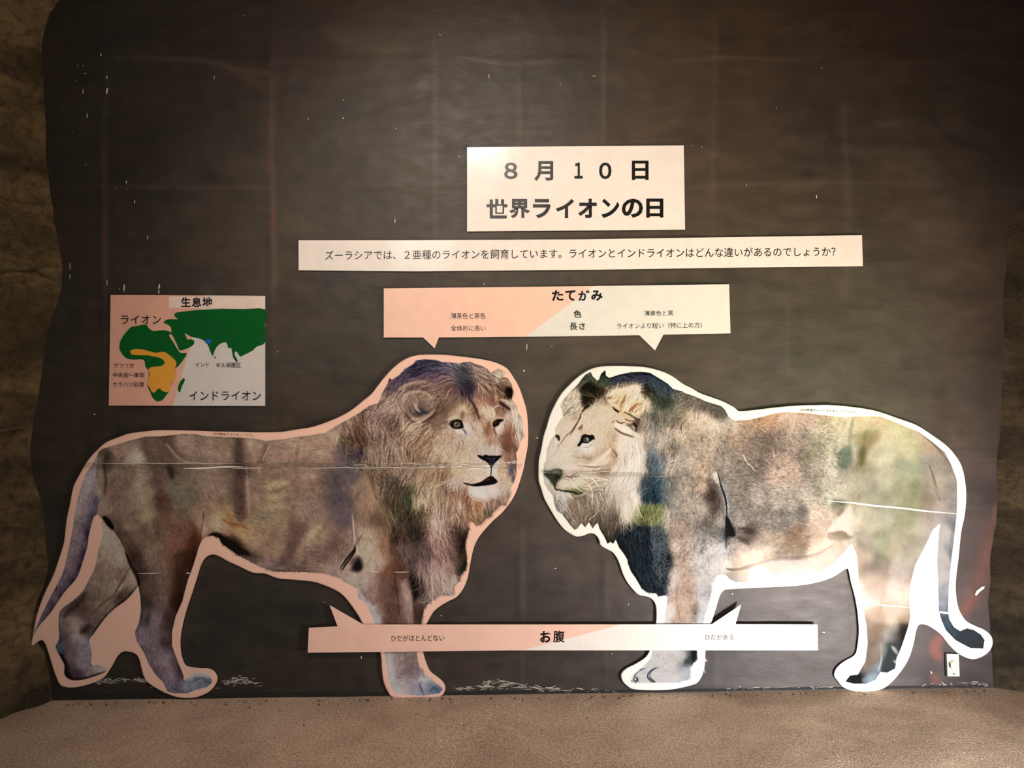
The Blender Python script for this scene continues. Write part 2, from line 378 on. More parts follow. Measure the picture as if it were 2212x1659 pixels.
    # folds and creases printed in the coat
    c.lines("""241c18 10 .85 6 : 446,1163 460,1155 474,1158 484,1172 500,1184 522,1196
    3a2a20 7 .6 6 : 478,1160 500,1172 520,1188 542,1200
    8a5a2a 7 .6 6 : 476,1122 496,1132 518,1136 534,1144
    3a2620 4 .6 4 : 440,1105 436,1140 430,1172
    1e1612 5 .8 3 : 769,1165 768,1185 757,1205 745,1222 738,1232
    2a2020 4 .6 4 : 786,1150 770,1175 760,1204
    d0c4bc 4 .4 4 : 771,1165 772,1195 778,1215
    201814 9 .8 6 : 226,1118 236,1130 244,1140
    3a2c28 6 .6 6 : 235,985 226,1000 228,1040 226,1070
    5a483c 6 .5 6 : 275,1180 288,1210 300,1245 304,1290
    5c463c 10 .35 14 : 330,1040 342,1080 356,1120 376,1160
    b0a68e 8 .35 10 : 300,1010 305,1060 322,1120 330,1160
    54443a 12 .4 12 : 514,965 516,1000 512,1060 510,1100
    b4a48e 5 .4 5 : 532,1005 536,1060 538,1110
    b8a890 8 .3 8 : 575,958 565,990 560,1020
    aca088 10 .3 12 : 700,1120 680,1150 660,1190 642,1220
    5a4a44 14 .35 14 : 672,1110 650,1150 632,1190 610,1220
    a89a80 8 .4 8 : 580,1045 605,1042 626,1040
    a89a80 8 .35 8 : 578,1075 600,1072 618,1068
    a2957c 8 .3 10 : 585,1100 600,1096 622,1098
    2c1e18 5 .6 4 : 852,1230 854,1260 860,1300 862,1330
    8c7a72 12 .5 8 : 872,1255 876,1290 880,1340
    1c1614 16 .85 8 : 893,1240 897,1262 900,1285
    3a2c28 7 .6 5 : 893,1300 897,1330 893,1350
    c4d2e0 9 .7 8 : 770,1272 786,1296 800,1312 808,1335 812,1352
    40302e 8 .5 8 : 360,1320 352,1345 346,1358
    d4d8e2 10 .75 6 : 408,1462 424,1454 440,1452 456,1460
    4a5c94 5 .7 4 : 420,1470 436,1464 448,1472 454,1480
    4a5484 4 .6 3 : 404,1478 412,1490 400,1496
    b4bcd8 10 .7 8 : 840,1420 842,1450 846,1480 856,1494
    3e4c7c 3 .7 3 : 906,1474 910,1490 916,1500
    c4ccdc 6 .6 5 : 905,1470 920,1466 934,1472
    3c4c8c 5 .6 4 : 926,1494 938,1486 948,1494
    2a2020 3 .5 3 : 402,1500 430,1492 450,1486
    3a302c 3 .5 3 : 590,1234 640,1236 700,1240""")
    c.blobs("""775,1222 11 14 20 201a20 .9
    762,1212 5 12 40 3a3236 .6
    282,1140 14 9 0 a89a84 .35
    318,1120 10 7 20 b4aa80 .35
    360,1148 14 8 10 a4a088 .3
    330,1160 10 16 80 6a6250 .4
    290,990 12 14 10 b4aa9c .5
    368,1014 7 20 -15 463a30 .6
    288,1195 12 20 -15 3a2a24 .5
    368,1168 26 20 0 8c6654 .4
    410,1190 12 26 8 46281c .6
    392,1240 18 22 0 50342a .5
    386,1305 14 26 10 3a2822 .5
    600,1000 20 6 0 8c7e6c .4
    650,1030 12 5 20 a49486 .5
    700,1180 30 22 0 6e5c5c .35
    570,1190 26 12 20 967e68 .4""".replace(',', ' '))
    # mane and head over the coat; bluish mane top paints in a reflection
    HEAD = nums("""744,908 776,890 798,874 817,869 826,846 837,828 841,814 862,810 873,797 891,787 899,776 917,774 940,775 971,780 994,783 1016,779 1054,795 1076,794
    1087,810 1098,816 1108,831 1110,846 1108,864 1119,878 1129,901 1133,916 1136,942 1126,955 1117,981 1119,998 1118,1021 1113,1042 1106,1069 1095,1094 1064,1110 1041,1133
    1029,1140 1016,1127 1013,1134 1016,1142 1008,1169 1007,1182 1011,1198 1011,1217 997,1244 983,1267 984,1285 956,1287 939,1296 922,1310 912,1300 905,1270 893,1240 870,1225 856,1200
    846,1170 842,1140 824,1120 812,1080 800,1040 780,1000 744,992 722,960 722,930""")
    mh = gblur(c.mask(HEAD), 5/step)*mb
    c.base("""760,930,6a5a50 780,905,6e5a4c 738,920,857668 722,945,a89a88 745,950,5c5248 800,895,80706a 825,880,7c6c66 850,920,5c4e48 820,940,7c6e64 850,960,86786a 830,1000,7c7060 800,985,7a7262
    772,955,5c4a3a 765,985,4a4448 742,970,5a544e 790,1020,6c6250 815,1030,70604e
    855,835,4c3f52 870,815,454060 890,800,38345a 915,788,3a3a5c 935,796,404068 960,790,48486c 980,792,484e60 1000,805,46505c 1000,830,303844 1012,845,28243a 1000,860,40304a 960,835,64504c
    925,838,6a5854 890,835,5c4c54 940,815,554858 965,815,5c5058 1025,795,7a6e6c 1045,812,7c7068 1055,830,786858 1080,812,a89c8c 1092,835,54463a 1100,850,281c14 1075,850,74604e 1040,850,886e60 1060,868,7a5c50
    875,852,94887c 900,848,786658 850,855,7c6e66 838,880,94857e 980,850,5a444c 930,865,6a5c52 948,885,58503f 960,870,6c5e50 985,862,786a5c 1000,870,887662 1015,880,82705e 960,905,6e5f52 940,920,726254
    990,895,9a8674 1000,885,a4907c 980,905,a09080 1022,895,7a6452 1045,880,b09a82 1060,890,bca488 1075,885,7a6054 1092,878,5a4038 1105,872,8c7a70 1110,895,b8aca4 1120,925,b8b0a8 1126,948,a89c90 1112,935,82685a
    870,910,8a7a6c 850,940,6a5850 880,930,94826e 905,955,8a7260 930,940,a08a76 935,975,aa927c 960,950,a89282 965,975,b4a08e 990,965,ac988a 975,930,a49486 1005,925,c4bab4 1015,905,9c8c82 1030,930,b4a494
    1042,950,aa9e90 1055,930,90705c 1062,950,90786a 1040,965,a8998a 1072,970,a8a09e 1090,945,6a4c40 1098,965,604238 1092,920,9c8478 1082,925,beb4a6 1100,985,8c7464 1108,1000,6e5e56
    1050,980,a89c9a 1015,995,b8a48e 1000,1010,ccb69c 1040,1020,d0b99e 1020,1033,ccb296 990,1030,bca88c 983,1050,ccc4b8 1082,1015,b89c86 1095,1030,ae9884 1070,1010,d0c8c0 1100,1045,a89a88 1030,1060,e4dce0
    1050,1066,dcd4d8 1072,1060,d0c4bc 1090,1062,a09288 1085,1080,8a7a70
    905,1005,82725f 935,1015,9c8872 880,1035,968675 905,1030,86725e 860,1020,7c6c5c 920,1060,a3967f 950,1045,86705c 962,1030,8c7860 900,1085,a69a7e 930,1095,a8967c 960,1090,92806c 990,1095,9c8876 1008,1082,84624e
    1032,1092,946c50 1060,1092,8c7468 1075,1085,7a6a60 1000,1115,826a5e 960,1120,98867a 940,1125,a39080 1035,1118,6e5c4a 1050,1108,54503f 1020,1110,947a5c 975,1070,7c5e50
    870,1060,464036 885,1085,34402c 860,1100,4e4a34 840,1120,5c5440 830,1065,5c5048 845,1080,504638 905,1110,3e3c2e 850,1040,4a4440 815,1065,80705a
    850,1155,3c302a 880,1118,2a2622 900,1150,221e1e 925,1140,4a3e3a 915,1180,4c4040 880,1195,4e4244 862,1215,5c4a3e 940,1150,86746a 962,1165,665250 950,1180,6a5652 985,1150,3c2e2a 1002,1160,1e1614 1000,1190,241c18
    965,1210,705a5a 985,1200,5a4644 993,1215,3c3a26 1005,1220,16160e 930,1220,7c6c6c 910,1205,443a3c 930,1245,82746c 955,1245,8a7c76 975,1262,8c867c 940,1280,746a66 902,1262,201a1a 908,1290,463a36 975,1280,76746a 925,1295,6a6058""", mh, p=2.2, eps=45)
    return c
def detail_left(c):
    st = c.k
    ang = c.angles("""300 980 15 400 1000 20 550 990 15 700 980 20 300 1100 70 400 1100 60 500 1100 30 600 1100 20 700 1100 60 340 1250 95 340 1350 90 350 1440 70 430 1475 0 650 1200 10 780 1200 95 830 1300 92 860 1420 92 900 1480 20
    745 940 80 780 920 70 800 900 120 830 870 130 820 960 100 860 930 110 850 1000 80 860 840 -40 900 800 -25 950 790 5 1000 800 20 1060 820 40 1090 850 60 1100 900 100 1120 930 95 930 830 -20 880 870 60 900 920 140
    960 880 -60 1000 880 -85 1040 870 -100 1050 900 -90 950 920 150 930 960 120 960 960 110 1000 940 80 1040 940 85 1040 990 90 1010 1020 170 990 1040 150 1080 1020 70 1090 960 80 1040 1060 100 1070 1060 80
    880 1030 125 900 1060 115 930 1060 105 960 1060 100 900 1100 80 940 1100 95 990 1100 90 1030 1100 85 1070 1090 70 1050 1120 75 860 1060 100 870 1110 80 850 1160 70 890 1160 75 930 1150 80 960 1170 75 1000 1170 90 880 1210 95 920 1230 85 960 1230 75 990 1230 100 930 1270 80 970 1270 60 900 1280 95""")
    body = c.lic(ang, 3, .35, .35); maneL = c.lic(ang, 10, .4, .25); blot = gblur(c.r.standard_normal((c.h, c.w)), 9/st); blot /= blot.std()
    fine = c.r.standard_normal((c.h, c.w)); mid = gblur(c.r.standard_normal((c.h, c.w)), 3.2/st); mid /= mid.std()
    plain = hexc('edc2b0')
    MANE = nums("""735,915 776,888 798,872 817,867 826,844 841,812 873,795 899,774 940,773 994,781 1054,793 1087,808 1110,831 1110,864 1121,878 1136,942 1119,981 1120,1021 1106,1069 1095,1094 1041,1133 1029,1140 1016,1127
    1008,1169 1011,1217 983,1267 984,1285 922,1310 905,1270 870,1225 846,1170 824,1120 812,1080 800,1040 770,1000 735,980""")
    FACE = nums("""948,900 965,872 1000,862 1045,868 1085,880 1098,910 1092,940 1100,960 1098,1000 1100,1040 1088,1075 1060,1086 1030,1078 1000,1065 980,1045 965,1010 955,970 940,930""")
    mm = gblur(c.mask(MANE), 6/st); mf = gblur(c.mask(FACE), 6/st)
    T = np.concatenate([L_BODY])
    mall = np.clip(c.mask(L_BODY)+c.mask(catmull(L_TAIL, 4))+c.mask(catmull(L_FAR, 4)), 0, 1)
    amp = .045 + .12*mm*(1-mf) ; amp = amp*(1-.5*mf)
    tex = body*(1-mm*(1-mf)) + maneL*mm*(1-mf)
    c.img *= (1+(mall*(amp*tex + .03*blot*(1-mf) + .03*mid*(1-mf) + .02*fine))[..., None])
    c.hair(MANE, 5200, 22, ang, 1.5, .5, jit=.22, var=.26, light=.08, curl=.18)
    c.hair(MANE, 1500, 20, ang, 1.8, .5, jit=.25, var=.1, light=-.32, curl=.2)
    c.hair(nums('745,905 840,860 870,960 860,1100 800,1040 740,990'), 900, 14, ang, 1.6, .55, jit=.5, var=.22, light=-.12, curl=.3)
    LOW = nums("""860,1010 900,1000 960,1020 985,1050 1020,1085 1080,1085 1060,1110 1030,1135 1012,1140 1006,1200 990,1240 960,1280 920,1300 880,1240 870,1180 880,1140 930,1120 890,1090 870,1050""")
    c.hair(LOW, 2600, 30, ang, 1.5, .62, jit=.16, var=.24, light=.16, curl=.12)
    c.hair(LOW, 900, 34, ang, 1.4, .6, jit=.14, var=.12, light=-.35, curl=.12)
    c.hair(nums("870,1110 930,1120 1000,1150 1010,1220 980,1240 900,1230 860,1180"), 900, 30, ang, 1.3, .6, jit=.3, var=.25, light=.5, curl=.2)
    c.hair(nums("900,1200 990,1210 985,1280 925,1300 905,1250"), 500, 34, ang, 1.5, .7, jit=.2, var=.15, light=.45, curl=.15)
    c.hair(FACE, 3500, 6, ang, 1.0, .3, jit=.3, var=.12)
    c.img = c.img*mall[..., None]+plain*(1-mall[..., None])
    # ears, brow, eyes, nose and mouth
    c.poly("869,882 871,866 880,854 896,848 914,851 930,862 938,876 934,892 918,902 900,902 884,896", '7e7066', .55, 5)
    c.poly("889,880 894,868 908,864 922,872 926,886 916,896 902,896", '5c5048', .7, 4)
    c.blobs("""908 888 10 8 20 34364a .8
    922 892 7 4 20 1c2236 .7
    899 872 4 8 20 a09486 .5
    1100 846 8 9 0 2a1e16 .8
    1090 830 8 6 0 6c5a48 .6
    1084 806 9 7 0 aca094 .6
    1012 838 10 16 -15 2a2636 .5
    990 812 16 8 0 3c4658 .4
    1030 812 8 5 30 948880 .5""")
    c.lines("""a4988c 6 .6 5 : 868,880 872,862 884,850 902,846 922,850 934,862
    3c3230 7 .6 6 : 884,880 890,892 906,900 922,894 932,884
    262c44 9 .6 7 : 900,884 906,893 918,891
    b4a698 5 .6 4 : 898,872 902,884 908,890
    b4a698 3 .6 3 : 892,866 897,880 902,888
    8c8076 7 .5 6 : 888,905 905,904 925,895 940,886
    3a2e28 6 .6 5 : 912,914 922,908 934,900 943,890
    54463c 6 .5 6 : 872,890 884,904 892,914
    a89684 6 .5 6 : 890,918 912,906 930,896
    84766c 8 .5 8 : 858,842 880,832 905,826 930,826
    a8998c 5 .4 6 : 862,838 890,828 918,824
    3a2c24 6 .7 5 : 1070,832 1078,838 1086,846
    241a12 12 .8 7 : 1096,838 1102,848 1100,858
    94846c 4 .7 4 : 1078,824 1090,820 1100,826 1106,838
    2e2420 6 .8 4 : 1078,868 1090,876 1102,884
    bcaea2 5 .6 5 : 1082,862 1096,868 1108,872
    4a3830 5 .6 5 : 1012,856 1022,872 1028,888 1036,904
    382a28 5 .5 5 : 1005,838 1008,850 1015,862
    c8b298 14 .5 12 : 1048,886 1058,892 1062,902
    e4dccc 3 .7 3 : 1062,880 1068,892 1066,902
    d8ccb8 2 .7 2 : 1064,884 1072,878 1078,876
    c8b49c 10 .5 10 : 992,888 1000,880 1008,890
    6e5a4a 5 .6 5 : 999,888 1000,898 996,904
    c4b4a4 8 .5 8 : 968,908 978,902 990,902
    e8e4e4 7 .75 5 : 980,924 990,932 1000,934 1006,938
    c8c8d4 10 .6 8 : 1006,916 1010,926 1016,934
    34406e 5 .65 4 : 998,924 1004,932 1007,940
    d8d0c4 8 .7 6 : 1072,932 1078,924 1084,918
    483830 5 .6 5 : 1068,920 1068,930 1072,940
    5e4434 9 .5 8 : 1056,910 1054,926 1050,940
    7e5c4c 16 .55 14 : 1098,920 1094,940 1098,962
    1c1612 3 .8 2 : 968,918 976,910 988,907 1000,910
    0e0c0c 3 .8 2 : 972,917 980,925 994,925 1002,922
    1c1814 4 .8 3 : 1080,906 1088,908""")
    c.poly("972,918 977,911 988,908 997,910 1001,918 1000,924 992,925 982,924", '14100f', .95, .8)
    c.blobs("""987 917 7.2 6.2 0 847460 1
    986 917 5 4.6 0 5a4c40 .9
    987 916 2.6 2.6 0 100e10 1
    985 914 1.2 1.2 0 c8c0bc .8""")
    c.poly("1064,916 1068,909 1075,905 1081,906 1086,910 1080,913 1078,918 1071,922 1066,922", '14110e', .95, .8)
    c.blobs("""1072 913 4 4 0 4c3a20 .9
    1073 914 1.6 1.6 0 0c0a0a 1
    1098 955 10 26 5 5c4036 .5
    1098 990 9 12 0 6a5248 .5
    1046 975 24 14 0 aea4a2 .5
    1035 1012 22 12 0 dcc6aa .6
    1008 1000 12 9 0 c8b298 .5
    990 1020 9 14 0 c0aa8c .5
    1084 1012 7 16 0 b48c74 .5
    1104 1016 6 16 15 474a64 .8
    1108 1035 4 9 15 3c4060 .6""")
    c.poly("1031,984 1037,983 1043,985 1048,982 1056,984 1066,984 1076,984 1084,984 1080,990 1074,996 1068,1002 1066,1008 1062,1011 1058,1008 1055,1002 1048,996 1038,991", '16161a', .95, .9)
    c.lines("""2c3454 5 .7 4 : 1054,992 1062,997 1068,992
    4a4a50 2 .6 2 : 1050,989 1060,991 1072,989
    0e0c0c 3 .9 1.5 : 1062,1006 1061,1018 1060,1028
    e8e4ec 8 .7 5 : 1052,1006 1056,1018 1054,1026
    dcd8e4 8 .7 5 : 1067,1006 1067,1016 1072,1026
    e4d4bc 10 .5 8 : 1016,1026 1036,1034 1050,1030""")
    c.poly("999,1043 1010,1044 1018,1046 1028,1044 1040,1040 1050,1033 1060,1028 1068,1032 1075,1040 1070,1045 1058,1048 1040,1050 1026,1051 1016,1049 1008,1047", '120c0c', .97, .9)
    c.blobs("""1054 1036 7 3.5 -10 5a2c28 .9
    1056 1041 9 3 0 0e0808 .8
    1026 1062 14 9 15 ece6ee .8
    1040 1068 14 8 5 f0ecf4 .7
    1064 1058 13 9 -10 dcd2d0 .7
    1052 1064 4 8 0 b8acb0 .5""")
    c.lines("\n".join(["8a7058 1.6 .5 1.5 : %d,%d %d,%d" % (x, y, x+5, y+1) for y, xs in ((1002, (1004, 1012, 1020, 1028)), (1010, (1008, 1017, 1026)), (1018, (1006, 1016, 1024, 1034)), (1026, (1010, 1020, 1030)), (1034, (1012, 1020))) for x in xs]))
    c.lines("""e8dccc 1.4 .8 1 : 986,1034 970,1040 955,1046 940,1050
    e8dccc 1.3 .8 1 : 990,1036 974,1044 962,1050
    e8dccc 1.3 .7 1 : 992,1040 984,1050 980,1062
    e0d0bc 1.2 .7 1 : 984,1030 966,1038 946,1044
    f4ecf0 1.5 .7 1 : 1010,1066 1020,1076 1030,1082
    f4ecf0 1.5 .7 1 : 1022,1068 1032,1080 1040,1084
    f0e4e0 1.5 .6 1 : 1060,1066 1066,1074 1072,1078
    c8b08c 4 .4 4 : 1020,1095 1026,1108 1032,1120
    c0a47c 3 .4 3 : 1036,1095 1040,1110 1044,1118""")
    g = c.img.mean(-1, keepdims=True); c.img = np.where(mall[..., None] > .5, g+(c.img-g)*.8, c.img)
    lum = c.img.mean(-1, keepdims=True); c.img = np.where(mall[..., None] > .5, c.img*(1.05+.08*np.clip(lum, 0, 1)), c.img)
    c.img = np.where(mall[..., None] > .5, c.img*np.array([1.04, .985, .975]), c.img)
    crispen(c, mall)
    # ragged hem of the mane over the plain margin
    e = L_BODY[60:100]
    k = c.r.integers(0, len(e)-1, 420); t = c.r.random((420, 1)); p0 = e[k]*(1-t)+e[k+1]*t
    a = np.radians(c.r.normal(75, 24, 420)); L = c.r.uniform(3, 9, 420)
    P = p0[:, None]+np.linspace(-.9, .75, 4)[None, :, None]*np.stack([np.cos(a), np.sin(a)], 1)[:, None]*L[:, None, None]
    uu = c.uv(p0).astype(int); src = gblur(c.img, 0)[np.clip(uu[:, 1]-6, 0, c.h-1), np.clip(uu[:, 0]-7, 0, c.w-1)]
    c.strands(P, src*.85, 1.4, .6*np.ones(420))
    e = L_BODY[116:132]; k = c.r.integers(0, len(e)-1, 120); t = c.r.random((120, 1)); p0 = e[k]*(1-t)+e[k+1]*t
    a = np.radians(c.r.normal(130, 20, 120)); L = c.r.uniform(2, 6, 120)
    P = p0[:, None]+np.linspace(-.9, .8, 4)[None, :, None]*np.stack([np.cos(a), np.sin(a)], 1)[:, None]*L[:, None, None]
    uu = c.uv(p0).astype(int); c.strands(P, c.img[uu[:, 1]-5, uu[:, 0]+5], 1.4, .6*np.ones(120))
    return c
BOARD_R = nums("""1164,1040 1163,1024 1164,993 1168,975 1174,943 1181,921 1187,900 1197,877 1212,851 1231,830 1251,812 1274,798 1296,792 1329,790 1361,791 1394,793 1426,801
1451,812 1475,829 1493,838 1512,849 1537,858 1561,867 1584,879 1594,887 1603,888 1626,886 1675,880 1724,876 1757,875 1800,875 1857,881 1897,889 1938,903 1979,918
2011,938 2044,962 2063,983 2076,1004 2083,1029 2087,1061 2086,1094 2083,1118 2076,1151 2071,1201 2065,1252 2065,1282 2071,1315 2086,1340 2109,1353 2127,1361
2142,1376 2143,1396 2129,1414 2102,1424 2074,1414 2051,1394 2033,1371 2013,1356 1998,1349 1985,1350 1979,1363 1972,1396 1960,1429 1937,1462 1912,1485 1886,1493
1861,1495 1826,1487 1808,1469 1802,1457 1808,1442 1823,1429 1846,1415 1852,1396 1855,1366 1853,1328 1846,1287 1838,1257 1833,1233 1827,1229 1798,1247 1760,1259
1720,1265 1668,1268 1627,1270 1574,1273 1564,1275 1555,1287 1547,1313 1539,1338 1529,1372 1524,1405 1523,1430 1519,1454 1508,1473 1494,1480 1453,1489 1412,1491
1371,1489 1357,1483 1345,1471 1342,1456 1353,1444 1373,1434 1392,1422 1402,1409 1413,1378 1417,1348 1418,1319 1414,1301 1402,1290 1381,1285 1370,1276 1356,1259
1346,1240 1338,1217 1332,1204 1322,1192 1299,1179 1295,1169 1291,1160 1283,1153 1273,1152 1260,1157 1247,1159 1238,1156 1221,1145 1205,1127 1189,1101 1176,1077
1168,1052""")
R_BODY = nums("""1174,1017 1174,1004 1179,995 1181,972 1189,951 1199,939 1199,926 1210,907 1216,900 1213,884 1210,877 1216,864 1231,846 1249,829 1256,819 1264,809 1276,803
1280,812 1290,822 1294,819 1298,807 1308,799 1309,811 1316,816 1337,809 1361,804 1386,803 1404,805 1426,818 1443,829 1454,840 1474,845 1480,849 1504,857 1525,867
1558,877 1566,885 1574,900 1586,908 1618,907 1643,901 1675,892 1700,890 1740,892 1781,897 1822,901 1841,900 1873,899 1901,899 1917,905 1946,917 1987,934 2020,959
2041,977 2055,1004 2067,1037 2068,1070 2067,1110 2061,1163 2055,1214 2050,1264 2048,1320 2051,1338 2061,1355 2074,1363 2089,1357 2104,1361 2119,1371 2127,1383
2124,1401 2096,1400 2064,1383 2043,1361 2033,1338 2028,1320 2026,1252 2024,1214 2028,1150 2031,1133 2028,1133 2015,1145 1998,1181 1977,1221 1967,1262 1964,1292
1966,1323 1967,1333 1960,1361 1947,1399 1937,1421 1934,1444 1917,1453 1902,1452 1891,1469 1871,1477 1843,1477 1826,1472 1836,1459 1853,1457 1869,1429 1874,1391
1872,1353 1864,1315 1858,1297 1855,1262 1851,1201 1843,1181 1840,1174 1822,1196 1797,1221 1769,1237 1740,1251 1708,1252 1659,1251 1634,1253 1610,1258 1590,1258
1577,1252 1568,1242 1561,1240 1548,1244 1540,1261 1538,1276 1533,1303 1523,1329 1519,1348 1509,1380 1506,1405 1507,1426 1498,1431 1492,1446 1492,1467 1463,1475
1381,1475 1365,1473 1367,1460 1387,1442 1406,1422 1412,1400 1428,1370 1434,1348 1441,1307 1443,1290 1439,1286 1422,1288 1418,1282 1398,1280 1385,1270 1373,1249 1363,1235
1356,1217 1355,1209 1347,1196 1337,1183 1330,1166 1325,1175 1319,1171 1312,1175 1306,1161 1295,1143 1291,1130 1286,1134 1280,1142 1272,1128 1264,1140 1256,1130 1247,1142
1241,1145 1231,1134 1225,1126 1215,1112 1202,1103 1197,1088 1194,1070 1184,1059 1176,1044 1173,1028""")

